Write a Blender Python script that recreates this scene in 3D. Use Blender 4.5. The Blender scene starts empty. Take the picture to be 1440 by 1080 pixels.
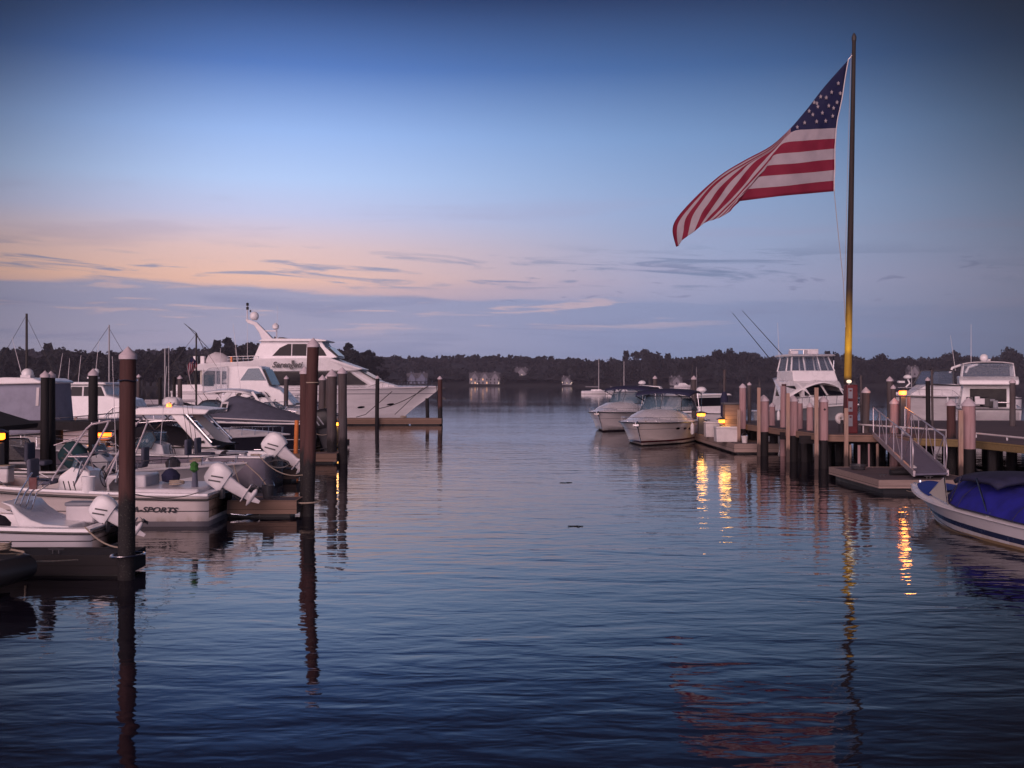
import bpy, bmesh, math, random
from mathutils import Vector, Matrix, noise
R = math.radians; PI = math.pi
random.seed(7)
C = bpy.context.scene.collection
sc = bpy.context.scene

# ---------------------------------------------------------------- camera
FPX, CH, HY = 1500.0, 3.2, 538.0            # focal length in px of a 1440 px frame, eye height, horizon row
cam = bpy.data.cameras.new('camera'); co = bpy.data.objects.new('camera', cam); C.objects.link(co)
co.location = (0, 0, CH); co.rotation_euler = (R(90), 0, 0)
cam.sensor_width = 36; cam.lens = 36 * FPX / 1440; cam.shift_y = -2 / 1440
cam.clip_start = 0.1; cam.clip_end = 9000
sc.camera = co
def at(px, py, D):                          # a pixel of the photograph read as a point D metres ahead
    return Vector(((px - 720) / FPX * D, D, CH - (py - HY) / FPX * D))
def X(px, D): return (px - 720) / FPX * D
def Z(py, D): return CH - (py - HY) / FPX * D

def lin(c):
    return tuple(((v / 255) / 12.92 if v <= 10 else ((v / 255 + .055) / 1.055) ** 2.4) for v in c) + (1,)

# ---------------------------------------------------------------- sky
SUN_AZ, SUN_EL = R(203), R(16)              # afterglow behind the camera, to its left
w = bpy.data.worlds.new('World'); sc.world = w; w.use_nodes = True
nt = w.node_tree; nt.nodes.clear()
def N(t, **k):
    n = nt.nodes.new(t)
    for a, b in k.items(): setattr(n, a, b)
    return n
def L(a, b): nt.links.new(a, b)
def MA(op, a, b=None, c=None, clamp=False):
    n = N('ShaderNodeMath', operation=op); n.use_clamp = clamp
    for i, v in enumerate((a, b, c)):
        if v is None: continue
        if isinstance(v, (int, float)): n.inputs[i].default_value = v
        else: L(v, n.inputs[i])
    return n.outputs[0]
def MR(v, a, b, c=0, d=1, st='SMOOTHSTEP'):
    n = N('ShaderNodeMapRange', interpolation_type=st); L(v, n.inputs[0])
    for i, x in enumerate((a, b, c, d)): n.inputs[i + 1].default_value = x
    return n.outputs[0]
def RAMP(v, stops, interp='LINEAR'):
    n = N('ShaderNodeValToRGB'); r = n.color_ramp; r.interpolation = interp
    while len(r.elements) > 1: r.elements.remove(r.elements[-1])
    for i, (p, c) in enumerate(stops):
        e = r.elements[0] if i == 0 else r.elements.new(p)
        e.position = p; e.color = lin(c)
    L(v, n.inputs[0]); return n.outputs[0]
def MIX(f, a, b, blend='MIX'):
    n = N('ShaderNodeMix', data_type='RGBA', blend_type=blend)
    for s, v in ((n.inputs[0], f), (n.inputs[6], a), (n.inputs[7], b)):
        if isinstance(v, (int, float)): s.default_value = v
        elif isinstance(v, tuple): s.default_value = v
        else: L(v, s)
    return n.outputs[2]
tc = N('ShaderNodeTexCoord'); sp = N('ShaderNodeSeparateXYZ'); L(tc.outputs['Generated'], sp.inputs[0])
x_, y_, z_ = sp.outputs
el = MA('MULTIPLY', MA('ARCSINE', z_), 180 / PI)          # degrees above the horizon
az = MA('MULTIPLY', MA('ARCTAN2', x_, y_), 180 / PI)      # degrees right of the channel
fe = MA('DIVIDE', MA('MAXIMUM', el, 0.0), 45.0)
S = lambda rows: [(e / 45, c) for e, c in rows]
warm = RAMP(fe, S([(0, (128, 116, 146)), (2.2, (146, 133, 160)), (4.2, (176, 150, 165)), (5.4, (224, 178, 160)), (7.0, (216, 184, 182)),
                   (8.8, (188, 190, 220)), (10.6, (172, 194, 234)), (13, (146, 176, 228)), (16.3, (80, 116, 182)),
                   (19.7, (34, 58, 106)), (27, (17, 31, 66)), (44, (9, 15, 38))]))
cool = RAMP(fe, S([(0, (100, 112, 146)), (2.2, (118, 130, 166)), (5.3, (144, 148, 180)), (7.5, (138, 152, 186)), (9.5, (130, 152, 190)), (12.7, (108, 138, 182)),
                   (16.3, (60, 92, 142)), (19.7, (30, 48, 86)), (27, (15, 26, 52)), (44, (9, 14, 34))]))
side = MR(az, -17, 13)
sky = MIX(side, warm, cool)
# clouds: stretched noise in azimuth / elevation
def cloudnoise(sx, sy, det, rough, seed, dist=0.0, tilt=0.0):
    cb = N('ShaderNodeCombineXYZ'); L(MA('MULTIPLY', az, sx), cb.inputs[0])
    L(MA('MULTIPLY', MA('ADD', el, MA('MULTIPLY', az, tilt)), sy), cb.inputs[1]); cb.inputs[2].default_value = seed
    n = N('ShaderNodeTexNoise'); n.inputs['Scale'].default_value = 1; n.inputs['Detail'].default_value = det
    n.inputs['Roughness'].default_value = rough; n.inputs['Distortion'].default_value = dist
    L(cb.outputs[0], n.inputs['Vector']); return n.outputs[0]
n1 = cloudnoise(.10, .9, 5, .6, 3.1, .3)
n1b = cloudnoise(.05, .25, 3, .5, 8.2)
edge = MA('ADD', el, MA('MULTIPLY', MA('SUBTRACT', n1, .5), 2.6))
edge = MA('ADD', edge, MA('MULTIPLY', MA('SUBTRACT', n1b, .5), 1.6))
edge = MA('ADD', edge, MA('MULTIPLY', MA('MAXIMUM', MA('ADD', az, 20), 0), .035))
bank = MR(edge, 5.25, 4.75)
bankcol = RAMP(MA('DIVIDE', el, 6.0), [(0, (138, 136, 164)), (.35, (154, 150, 176)), (.7, (142, 144, 174)), (1, (150, 150, 178))])
bankcool = RAMP(MA('DIVIDE', el, 6.0), [(0, (108, 120, 156)), (.4, (120, 132, 170)), (1, (128, 138, 172))])
bankcol = MIX(side, bankcol, bankcool)
n2 = cloudnoise(.12, 1.7, 5, .6, 11.7, .4)
sl = MR(n2, .55, .64, 0, .5)                               # light breaks low in the bank
sl = MA('MULTIPLY', sl, MA('MULTIPLY', MR(el, 2.2, 3.4), MR(az, 16, 2)))
bankcol = MIX(sl, bankcol, lin((212, 174, 170)))
n2d = cloudnoise(.09, 1.1, 5, .6, 31.7, .4)
bankcol = MIX(MR(n2d, .48, .66, 0, .55), bankcol, lin((116, 124, 160)))
sky = MIX(MA('MULTIPLY', bank, .92), sky, bankcol)
n3 = cloudnoise(.16, 1.9, 6, .62, 23.4, .7, .05)
band = MA('MULTIPLY', MR(el, 4.6, 5.3), MR(el, 7.6, 6.0))
st = MA('MULTIPLY', MR(n3, .50, .64), band)
st = MA('MULTIPLY', st, MR(az, 24, 10, .25, 1))
sky = MIX(MA('MULTIPLY', st, .9), sky, MIX(side, lin((142, 142, 168)), lin((104, 118, 152))))
n4 = cloudnoise(.5, 2.2, 4, .55, 41.9, .3)
pf = MA('MULTIPLY', MR(n4, .60, .68), MA('MULTIPLY', MR(el, 3.8, 4.6), MR(el, 6.8, 5.8)))
pf = MA('MULTIPLY', pf, MR(az, -4, 2))
sky = MIX(MA('MULTIPLY', pf, .5), sky, lin((104, 110, 146)))
n5 = cloudnoise(.06, .7, 4, .55, 57.0, .2)
sky = MIX(MA('MULTIPLY', MA('MULTIPLY', MR(n5, .52, .68), MR(el, 12.0, 8.0)), .22), sky, lin((150, 140, 170)))
# the glow in the west is a broad patch: the sky grows dim away from it
def glow(caz, wid_az, lo): 
    lo = MR(el, 2, 20, lo, .05); wid_az = MR(el, 2, 22, wid_az, 19.5, 'LINEAR')
    a = MA('DIVIDE', MA('SUBTRACT', az, caz), wid_az)
    return MA('ADD', MA('MULTIPLY', MA('POWER', 2.718, MA('MULTIPLY', MA('MULTIPLY', MA('MULTIPLY', a, a), MA('MULTIPLY', a, a)), -1.0)), MA('SUBTRACT', 1.0, lo)), lo)
dim = MA('ADD', glow(-1.5, 27, .28), MR(MA('ABSOLUTE', az), 50, 110, 0, .75))
sky = MIX(1.0, sky, dim, 'MULTIPLY')
below = MR(el, 0, -1.5, 1, .25)
sky = MIX(1.0, sky, below, 'MULTIPLY')
ns = N('ShaderNodeTexSky', sky_type='NISHITA'); ns.sun_disc = False; ns.sun_elevation = SUN_EL; ns.sun_rotation = SUN_AZ
bg1 = N('ShaderNodeBackground'); L(ns.outputs[0], bg1.inputs[0]); bg1.inputs[1].default_value = 0.004
bg2 = N('ShaderNodeBackground'); L(sky, bg2.inputs[0]); bg2.inputs[1].default_value = 1.22
ad = N('ShaderNodeAddShader'); L(bg1.outputs[0], ad.inputs[0]); L(bg2.outputs[0], ad.inputs[1])
wo = N('ShaderNodeOutputWorld'); L(ad.outputs[0], wo.inputs[0])

sun = bpy.data.lights.new('sun', 'SUN'); so = bpy.data.objects.new('sun', sun); C.objects.link(so)
sun.energy = 3.1; sun.angle = R(60); sun.color = (1.0, .66, .66)
sd = Vector((math.sin(SUN_AZ) * math.cos(SUN_EL), math.cos(SUN_AZ) * math.cos(SUN_EL), math.sin(SUN_EL)))
so.rotation_euler = sd.to_track_quat('Z', 'Y').to_euler(); so.location = (-20, -40, 30)

sc.view_settings.view_transform = 'Standard'; sc.view_settings.look = 'None'
sc.view_settings.exposure = 0.0; sc.view_settings.gamma = 1
sc.cycles.max_bounces = 6; sc.cycles.transparent_max_bounces = 8; sc.cycles.caustics_reflective = False; sc.cycles.caustics_refractive = False
sc.cycles.sample_clamp_indirect = 3.0

# ---------------------------------------------------------------- materials
class MatB:
    def __init__(s, name):
        s.m = bpy.data.materials.new(name); s.m.use_nodes = True; s.t = s.m.node_tree
        s.b = s.t.nodes['Principled BSDF']; s.tc = s.n('ShaderNodeTexCoord')
    def n(s, t, **k):
        n = s.t.nodes.new(t)
        for a, b in k.items(): setattr(n, a, b)
        return n
    def l(s, a, b): s.t.links.new(a, b)
    def noise(s, scale, detail=4, rough=.6, st=(1, 1, 1), coord='Object', dist=0):
        mp = s.n('ShaderNodeMapping'); mp.inputs['Scale'].default_value = st; s.l(s.tc.outputs[coord], mp.inputs[0])
        n = s.n('ShaderNodeTexNoise'); n.inputs['Scale'].default_value = scale; n.inputs['Detail'].default_value = detail
        n.inputs['Roughness'].default_value = rough; n.inputs['Distortion'].default_value = dist
        s.l(mp.outputs[0], n.inputs[0]); return n.outputs[0]
    def ramp(s, v, stops):
        n = s.n('ShaderNodeValToRGB'); r = n.color_ramp
        while len(r.elements) > 1: r.elements.remove(r.elements[-1])
        for i, (p, c) in enumerate(stops):
            e = r.elements[0] if i == 0 else r.elements.new(p)
            e.position = p; e.color = tuple(c[:3]) + (1,)
        s.l(v, n.inputs[0]); return n.outputs[0]
    def mix(s, f, a, b, blend='MIX'):
        n = s.n('ShaderNodeMix', data_type='RGBA', blend_type=blend)
        for k, v in ((0, f), (6, a), (7, b)):
            if isinstance(v, (int, float)): n.inputs[k].default_value = v
            elif isinstance(v, (tuple, list)): n.inputs[k].default_value = tuple(v[:3]) + (1,)
            else: s.l(v, n.inputs[k])
        return n.outputs[2]
    def objz(s, coord='Object'):
        p = s.n('ShaderNodeSeparateXYZ'); s.l(s.tc.outputs[coord], p.inputs[0]); return p.outputs[2]
    def mr(s, v, a, b, c=0, d=1):
        n = s.n('ShaderNodeMapRange'); s.l(v, n.inputs[0])
        for i, x in enumerate((a, b, c, d)): n.inputs[i + 1].default_value = x
        return n.outputs[0]
    def bump(s, v, strength=.3, dist=.02):
        n = s.n('ShaderNodeBump'); n.inputs['Strength'].default_value = strength; n.inputs['Distance'].default_value = dist
        s.l(v, n.inputs['Height']); s.l(n.outputs[0], s.b.inputs['Normal']); return n
    def setp(s, **k):
        for a, v in k.items():
            i = s.b.inputs[a.replace('_', ' ')]
            if isinstance(v, (int, float)): i.default_value = v
            elif isinstance(v, tuple): i.default_value = tuple(v[:3]) + (1,)
            else: s.l(v, i)
def sc3(c, k): return tuple(min(1, v * k) for v in c[:3])
def mat(name, col, rough=.5, metal=0, var=.18, scale=3, bump=0, st=(1, 1, 1), spec=.5, bscale=None):
    b = MatB(name); v = b.noise(scale, 5, .62, st)
    b.setp(Base_Color=b.ramp(v, [(.3, sc3(col, 1 - var)), (.55, col), (.8, sc3(col, 1 + var * .5))]), Metallic=metal)
    b.setp(Roughness=b.mr(v, .3, .8, max(.02, rough - .08), min(1, rough + .1)))
    b.b.inputs['Specular IOR Level'].default_value = spec
    if bump: b.bump(b.noise(bscale or scale * 4, 5, .6, st), bump, .01)
    return b.m
def hullmat(name, side, bottom=(.03, .03, .035), zl=.07, stripes=(), rough=.22, grime=(.28, .22, .14)):
    b = MatB(name); z = b.objz(); v = b.noise(1.2, 5, .6, (.6, 1, 2.5))
    c = b.ramp(v, [(.3, sc3(side, .86)), (.6, side), (.85, sc3(side, 1.05))])
    gn = b.noise(5, 4, .6, (1, 1, .35))
    g = b.n('ShaderNodeMath', operation='MULTIPLY'); b.l(b.mr(z, zl + .16, zl, 0, .6), g.inputs[0]); b.l(b.mr(gn, .35, .75), g.inputs[1])
    c = b.mix(g.outputs[0], c, grime)
    for z0, z1, col in stripes:
        m = b.n('ShaderNodeMath', operation='MULTIPLY'); b.l(b.mr(z, z0 - .004, z0), m.inputs[0]); b.l(b.mr(z, z1, z1 - .004), m.inputs[1])
        c = b.mix(m.outputs[0], c, col)
    c = b.mix(b.mr(z, zl, zl - .006), c, bottom)
    b.setp(Base_Color=c, Roughness=b.mr(z, zl, zl - .01, rough, .7)); b.b.inputs['Coat Weight'].default_value = .25
    return b.m

M = {}
M['white'] = mat('gelcoat_white', (.82, .80, .82), .28, var=.10, scale=1.3)
M['white2'] = mat('gelcoat_offwhite', (.66, .63, .66), .35, var=.14, scale=2)
M['cream'] = mat('cream_vinyl', (.55, .50, .44), .5, var=.12)
M['grey'] = mat('grey_paint', (.22, .23, .27), .4)
M['dgrey'] = mat('dark_grey_plastic', (.05, .05, .06), .45)
M['black'] = mat('black_rubber', (.015, .015, .018), .5)
M['navy'] = mat('navy_canvas', (.018, .02, .06), .85, var=.3, scale=6, bump=.4)
M['blackcanvas'] = mat('black_canvas', (.014, .014, .022), .85, var=.3, scale=6, bump=.4)
M['bluebright'] = mat('bright_blue_canvas', (.012, .045, .30), .8, var=.3, scale=3, bump=.4)
M['greycanvas'] = mat('grey_canvas', (.10, .105, .15), .9, var=.2, scale=4, bump=.5)
M['palecanvas'] = mat('pale_blue_grey_canvas', (.27, .28, .36), .9, var=.2, scale=2.5, bump=.5)
M['whitecanvas'] = mat('white_canvas', (.62, .58, .60), .85, var=.15, scale=3, bump=.4)
M['bluecanvas'] = mat('royal_blue_canvas', (.012, .014, .27), .85, var=.5, scale=2.5, bump=.5)
M['steel'] = mat('stainless_tube', (.62, .62, .66), .22, 1, var=.1, scale=9)
M['alu'] = mat('aluminium_tube', (.58, .52, .56), .42, .6, var=.2, scale=7)
M['darktint'] = mat('dark_tinted_window', (.008, .008, .013), .12, var=.1, spec=.15)
M['red'] = mat('red_paint', (.10, .008, .012), .45, var=.25, scale=5)
M['orange'] = mat('orange_marker', (.75, .22, .05), .5, var=.2, scale=9)
M['teal'] = mat('teal_fabric', (.008, .04, .05), .9, var=.3, scale=8)
M['green'] = mat('green_leaf_cloth', (.04, .16, .03), .9, var=.4, scale=14)
M['rope'] = mat('rope', (.42, .34, .27), .9, var=.35, scale=30)
M['sail'] = mat('furled_sail', (.4, .38, .42), .9)
M['mastdark'] = mat('dark_mast', (.035, .03, .03), .6)
M['mast'] = mat('pale_mast', (.35, .34, .36), .5)
M['box'] = mat('dock_box_fibreglass', (.66, .62, .62), .5, var=.14, scale=3)
g = MatB('clear_vinyl'); g.setp(Base_Color=(.22, .30, .42), Roughness=.10, Alpha=.24); M['vinyl'] = g.m
g = MatB('windshield_glass'); g.setp(Base_Color=(.12, .20, .27), Roughness=.06, Alpha=.55); M['glass'] = g.m
def emis(name, col, k, base=(.8, .5, .2)):
    g = MatB(name); g.setp(Base_Color=base, Emission_Color=col, Emission_Strength=k, Roughness=.4); return g.m
M['lampwarm'] = emis('lit_amber_lens', (1, .20, .006), 5.5)
M['lamporange'] = emis('lit_orange_lens', (1, .11, .01), 6)
M['lampwhite'] = emis('lit_white_lens', (1, .85, .72), 1.0)
M['winlit'] = emis('lit_window', (1, .50, .24), .6)
M['winwhite'] = emis('lit_porch_light', (1, .80, .65), 1.5)
# timber: weathered post, darker and weedy where the tide reaches
def timber(name, col, tide=.9, dark=(.010, .008, .010), tint=(.8, .55, .5), scale=1.0):
    b = MatB(name); v = b.noise(14 * scale, 6, .7, (1, 1, .06)); v2 = b.noise(1.1 * scale, 3, .5, (1, 1, .8))
    c = b.ramp(v, [(.28, sc3(col, .42)), (.5, col), (.75, sc3(col, 1.35))])
    c = b.mix(b.mr(v2, .35, .7, 0, .7), c, tuple(a * t for a, t in zip(col, tint)))
    z = b.objz(); z2 = b.n('ShaderNodeMath', operation='ADD'); b.l(z, z2.inputs[0]); b.l(b.mr(b.noise(5, 3, .5, (1, 1, .3)), .3, .7, -.2, .2), z2.inputs[1])
    f = b.mr(z2.outputs[0], tide + .12, tide - .12)
    bn = b.noise(38, 3, .6); wet = b.mix(b.mr(bn, .58, .66, 0, .8), dark, (.075, .07, .062)) if tide < 3 else dark      # barnacles in the tide band
    b.setp(Base_Color=b.mix(f, c, wet), Roughness=.8); b.bump(v, .7, .02)
    return b.m
M['pile'] = timber('weathered_piling', (.075, .032, .030), 1.35)
M['pilegrey'] = timber('grey_piling', (.085, .075, .08), .9)
M['pilewrap'] = timber('pvc_wrapped_piling', (.40, .27, .28), -9, scale=.5)
M['piledark'] = timber('dark_wet_piling', (.02, .016, .018), 9)
M['fender'] = timber('pale_fender_board', (.42, .30, .24), .55, dark=(.08, .055, .05))
M['cap'] = mat('pink_white_cap', (.58, .50, .54), .55, var=.15, scale=5)
def planks(name, col, wdt=.14, axis=0, rough=.85):
    b = MatB(name); p = b.n('ShaderNodeSeparateXYZ'); b.l(b.tc.outputs['Object'], p.inputs[0])
    m = b.n('ShaderNodeMath', operation='DIVIDE'); b.l(p.outputs[axis], m.inputs[0]); m.inputs[1].default_value = wdt
    fr = b.n('ShaderNodeMath', operation='FRACT'); b.l(m.outputs[0], fr.inputs[0])
    fl = b.n('ShaderNodeMath', operation='FLOOR'); b.l(m.outputs[0], fl.inputs[0])
    wn = b.n('ShaderNodeTexWhiteNoise', noise_dimensions='1D'); b.l(fl.outputs[0], wn.inputs['W'])
    st = (.12, 1, 1) if axis else (1, .12, 1)
    v = b.noise(12, 5, .65, st)
    c = b.ramp(v, [(.3, sc3(col, .6)), (.6, col), (.8, sc3(col, 1.25))])
    c = b.mix(.5, c, b.ramp(wn.outputs[0], [(0, sc3(col, .65)), (1, sc3(col, 1.3))]))
    c = b.mix(b.mr(fr.outputs[0], .93, .97), c, sc3(col, .12))
    b.setp(Base_Color=c, Roughness=rough); b.bump(v, .4, .01); return b.m
M['deckwood'] = planks('dock_planks', (.115, .088, .10), .14, 1)
M['deckdark'] = planks('dark_dock_planks', (.016, .014, .018), .14, 0)
M['fascia'] = planks('fascia_boards', (.25, .16, .12), .20, 2)
M['fasciay'] = planks('yellowed_fascia', (.24, .17, .075), .20, 2)
M['fasciadark'] = planks('dark_fascia', (.018, .015, .018), .20, 2)
M['fasciapale'] = planks('pale_float_fascia', (.36, .27, .24), .24, 2)
M['ramp'] = mat('gangway_tread', (.17, .16, .23), .75, var=.2, scale=6, bump=.5)

# ---------------------------------------------------------------- mesh helpers
def tag(o, label=None, cat=None, group=None, kind=None):
    for k, v in (('label', label), ('category', cat), ('group', group), ('kind', kind)):
        if v: o[k] = v
    return o
def thing(name, label, cat, loc=(0, 0, 0), rz=0, group=None):
    o = bpy.data.objects.new(name, None); C.objects.link(o); o.location = loc; o.rotation_euler = (0, 0, rz)
    o.empty_display_size = .2
    return tag(o, label, cat, group)
def copy_tree(o, parent=None):
    c = o.copy(); C.objects.link(c); c.parent = parent
    for ch in o.children: copy_tree(ch, c)
    return c
class MB:
    def __init__(s): s.v = []; s.f = []; s.m = []
    def add(s, vs, fs, m=0):
        k = len(s.v); s.v += [tuple(v) for v in vs]; s.f += [tuple(i + k for i in f) for f in fs]; s.m += [m] * len(fs); return s
    def box(s, c, d, m=0, rz=0, taper=1.0):
        x, y, z = d[0] / 2, d[1] / 2, d[2] / 2; vs = []
        cr, sr = math.cos(rz), math.sin(rz)
        for dz, k in ((-z, 1), (z, taper)):
            for a, b in ((-x, -y), (x, -y), (x, y), (-x, y)):
                a *= k; b *= k; vs.append((c[0] + a * cr - b * sr, c[1] + a * sr + b * cr, c[2] + dz))
        return s.add(vs, [(0, 3, 2, 1), (4, 5, 6, 7), (0, 1, 5, 4), (1, 2, 6, 5), (2, 3, 7, 6), (3, 0, 4, 7)], m)
    def beam(s, p, q, wd, ht, m=0):
        p = Vector(p); q = Vector(q); d = (q - p).normalized(); up = Vector((0, 0, 1))
        if abs(d.z) > .97: up = Vector((0, 1, 0))
        a = d.cross(up).normalized() * wd / 2; b = a.cross(d).normalized() * ht / 2
        vs = [p - a - b, p + a - b, p + a + b, p - a + b, q - a - b, q + a - b, q + a + b, q - a + b]
        return s.add(vs, [(0, 1, 2, 3), (7, 6, 5, 4), (0, 4, 5, 1), (1, 5, 6, 2), (2, 6, 7, 3), (3, 7, 4, 0)], m)
    def tube(s, pts, r, n=8, m=0, closed=False):
        pts = [Vector(p) for p in pts]; k = len(pts); rr = r if isinstance(r, (list, tuple)) else [r] * k
        rings = []; u = None
        for i, p in enumerate(pts):
            a = pts[i - 1] if (i or closed) else p; b = pts[(i + 1) % k] if (i < k - 1 or closed) else p
            d = (b - a); d = d.normalized() if d.length > 1e-9 else Vector((0, 0, 1))
            if u is None: u = d.orthogonal().normalized()
            u = (u - d * u.dot(d)); u = u.normalized() if u.length > 1e-6 else d.orthogonal().normalized()
            v = d.cross(u)
            rings.append([p + (u * math.cos(2 * PI * j / n) + v * math.sin(2 * PI * j / n)) * rr[i] for j in range(n)])
        return s.loft(rings, m, closed)
    def loft(s, rings, m=0, closed=False, caps=True):
        n = len(rings[0]); vs = [p for r in rings for p in r]; fs = []; K = len(rings)
        for i in range(K if closed else K - 1):
            for j in range(n):
                a, b = i * n, ((i + 1) % K) * n
                fs.append((a + j, a + (j + 1) % n, b + (j + 1) % n, b + j))
        if caps and not closed: fs += [tuple(reversed(range(n))), tuple((K - 1) * n + j for j in range(n))]
        return s.add(vs, fs, m)
    def lathe(s, prof, n=14, c=(0, 0, 0), m=0, axis='z'):
        rings = []
        for r, z in prof:
            ring = []
            for j in range(n):
                a = 2 * PI * j / n; p = (r * math.cos(a), r * math.sin(a), z)
                if axis == 'x': p = (z, p[0], p[1])
                if axis == 'y': p = (p[0], z, p[1])
                ring.append((c[0] + p[0], c[1] + p[1], c[2] + p[2]))
            rings.append(ring)
        return s.loft(rings, m)
    def prism(s, poly, h0, h1, plane='xz', m=0):
        def P(a, b, h): return {'xz': (a, h, b), 'xy': (a, b, h), 'yz': (h, a, b)}[plane]
        return s.loft([[P(a, b, h0) for a, b in poly], [P(a, b, h1) for a, b in poly]], m)
    def tprism(s, poly, yf, m=0):                 # side profile (x,z) whose half-width is yf(x,z)
        return s.loft([[(a, -yf(a, b), b) for a, b in poly], [(a, yf(a, b), b) for a, b in poly]], m)
    def side(s, poly, yf, off=.012, th=.012, m=0, sides=(-1, 1)):
        s.twins = []
        for sg in sides:
            t = MB(); t.loft([[(a, sg * (yf(a, b) + off - th), b) for a, b in poly], [(a, sg * (yf(a, b) + off), b) for a, b in poly]], m); s.twins.append(t)
        return s
    def grid(s, P, m=0, closed=False):            # P[i][j] points
        a, b = len(P), len(P[0]); vs = [p for r in P for p in r]
        fs = [(i * b + j, i * b + j + 1, (i + 1) * b + j + 1, (i + 1) * b + j) for i in range(a - 1) for j in range(b - 1)]
        return s.add(vs, fs, m)
    def build(s, name, mats, parent=None, ang=38, bevel=0, solid=0, fix=True, smooth=True):
        if getattr(s, 'twins', None): return [t.build(name, mats, parent, ang, bevel, solid, fix, smooth) for t in s.twins][0]
        me = bpy.data.meshes.new(name); me.from_pydata(s.v, [], s.f)
        if not isinstance(mats, (list, tuple)): mats = [mats]
        for m in mats: me.materials.append(M[m] if isinstance(m, str) else m)
        me.polygons.foreach_set('material_index', s.m)
        if fix:
            bm = bmesh.new(); bm.from_mesh(me); bmesh.ops.recalc_face_normals(bm, faces=bm.faces); bm.to_mesh(me); bm.free()
        me.update()
        if smooth:
            me.polygons.foreach_set('use_smooth', [True] * len(me.polygons)); me.set_sharp_from_angle(angle=R(ang))
        o = bpy.data.objects.new(name, me); C.objects.link(o)
        if parent: o.parent = parent
        if solid:
            d = o.modifiers.new('thickness', 'SOLIDIFY'); d.thickness = solid; d.offset = 0
        if bevel:
            d = o.modifiers.new('bevel', 'BEVEL'); d.width = bevel; d.segments = 2; d.limit_method = 'ANGLE'; d.angle_limit = R(30)
        return o
def lerp(a, b, t): return a + (b - a) * t
def text_mesh(name, body, size, m, parent, mtx, shear=0, spacing=1.0, thick=.004, sx=1.0):
    cu = bpy.data.curves.new(name, 'FONT'); cu.body = body; cu.size = size; cu.extrude = thick; cu.shear = shear; cu.space_character = spacing
    cu.resolution_u = 3; cu.offset = size * .03
    o = bpy.data.objects.new(name + '_tmp', cu); C.objects.link(o); bpy.context.view_layer.update()
    me = bpy.data.meshes.new_from_object(o.evaluated_get(bpy.context.evaluated_depsgraph_get())); bpy.data.objects.remove(o)
    me.transform(Matrix.Diagonal((sx, 1, 1, 1))); me.transform(mtx); me.name = name; me.materials.clear(); me.materials.append(M[m])
    r = bpy.data.objects.new(name, me); C.objects.link(r); r.parent = parent; return r
# ---------------------------------------------------------------- water
b = MatB('harbour_water')
tcO = b.tc.outputs['Object']
def wn(scale, st, det, rough, rot=0, dist=0):
    mp = b.n('ShaderNodeMapping'); mp.inputs['Scale'].default_value = st; mp.inputs['Rotation'].default_value = (0, 0, R(rot)); b.l(tcO, mp.inputs[0])
    n = b.n('ShaderNodeTexNoise'); n.inputs['Scale'].default_value = scale; n.inputs['Detail'].default_value = det
    n.inputs['Roughness'].default_value = rough; n.inputs['Distortion'].default_value = dist; b.l(mp.outputs[0], n.inputs[0]); return n.outputs[0]
def mm(op, a, c):
    n = b.n('ShaderNodeMath', operation=op)
    for i, v in enumerate((a, c)):
        if isinstance(v, (int, float)): n.inputs[i].default_value = v
        else: b.l(v, n.inputs[i])
    return n.outputs[0]
w1 = wn(1.15, (.5, 1.3, 1), 2.2, .5, 6, .5)        # wavelets
w2 = wn(2.6, (.7, 1.3, 1), 2.5, .55, -14, .3)
w3 = wn(.22, (.6, 1, 1), 2, .5, 18)                 # slow undulation
patch = b.mr(wn(.035, (1, 1, 1), 2, .5), .38, .62, .45, 1.15)
hgt = mm('ADD', mm('MULTIPLY', w1, 1.0), mm('ADD', mm('MULTIPLY', w2, .40), mm('MULTIPLY', w3, 1.4)))
sy_ = b.n('ShaderNodeSeparateXYZ'); b.l(tcO, sy_.inputs[0])
hgt = mm('MULTIPLY', mm('MULTIPLY', hgt, patch), b.mr(sy_.outputs[1], 18, 110, 1, .22))      # the open harbour lies calmer than the slips
bp = b.bump(hgt, 1.0, .027)
b.setp(Base_Color=(.010, .009, .017), Roughness=.035, IOR=1.36)
M['water'] = b.m
wm = MB(); wm.add([(-5000, -60, 0), (5000, -60, 0), (5000, 7000, 0), (-5000, 7000, 0)], [(0, 1, 2, 3)])
tag(wm.build('water', 'water', fix=False, smooth=False), kind='structure')

# ---------------------------------------------------------------- far shore
ridge = [(-900, 492), (0, 491), (150, 494), (200, 490), (260, 488), (330, 486), (420, 491), (480, 490), (530, 499), (600, 500), (655, 497), (720, 499),
         (780, 501), (845, 507), (880, 504), (950, 502), (1010, 498), (1100, 502), (1160, 499), (1230, 503), (1300, 503), (1330, 499), (1400, 501), (2300, 498)]
def ridge_y(px):
    for (a, ya), (c, yc) in zip(ridge, ridge[1:]):
        if a <= px <= c: return lerp(ya, yc, (px - a) / (c - a))
    return 497
SHORE, CREST = 880., 1180.
def hill_z(x, y):
    t = min(1, max(0, (y - SHORE) / (CREST - SHORE))); px = x / CREST * FPX + 720
    top = CH + (HY - ridge_y(px)) * CREST / FPX - 9
    return -0.5 + (top + .5) * (t ** .8 if t < 1 else 1) + noise.noise(Vector((x * .01, y * .01, 0))) * 1.5 * t
hm = MB(); P = []
for j in range(10):
    yy = SHORE - 12 + j / 9 * 420; P.append([(xx, yy + 6 * math.sin(xx * .011), hill_z(xx, yy) if j else -1.5) for xx in [(-1500 + i * 22) for i in range(137)]])
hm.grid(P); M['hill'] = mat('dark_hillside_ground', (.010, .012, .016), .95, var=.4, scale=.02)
tag(hm.build('hill', 'hill'), kind='structure')
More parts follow.
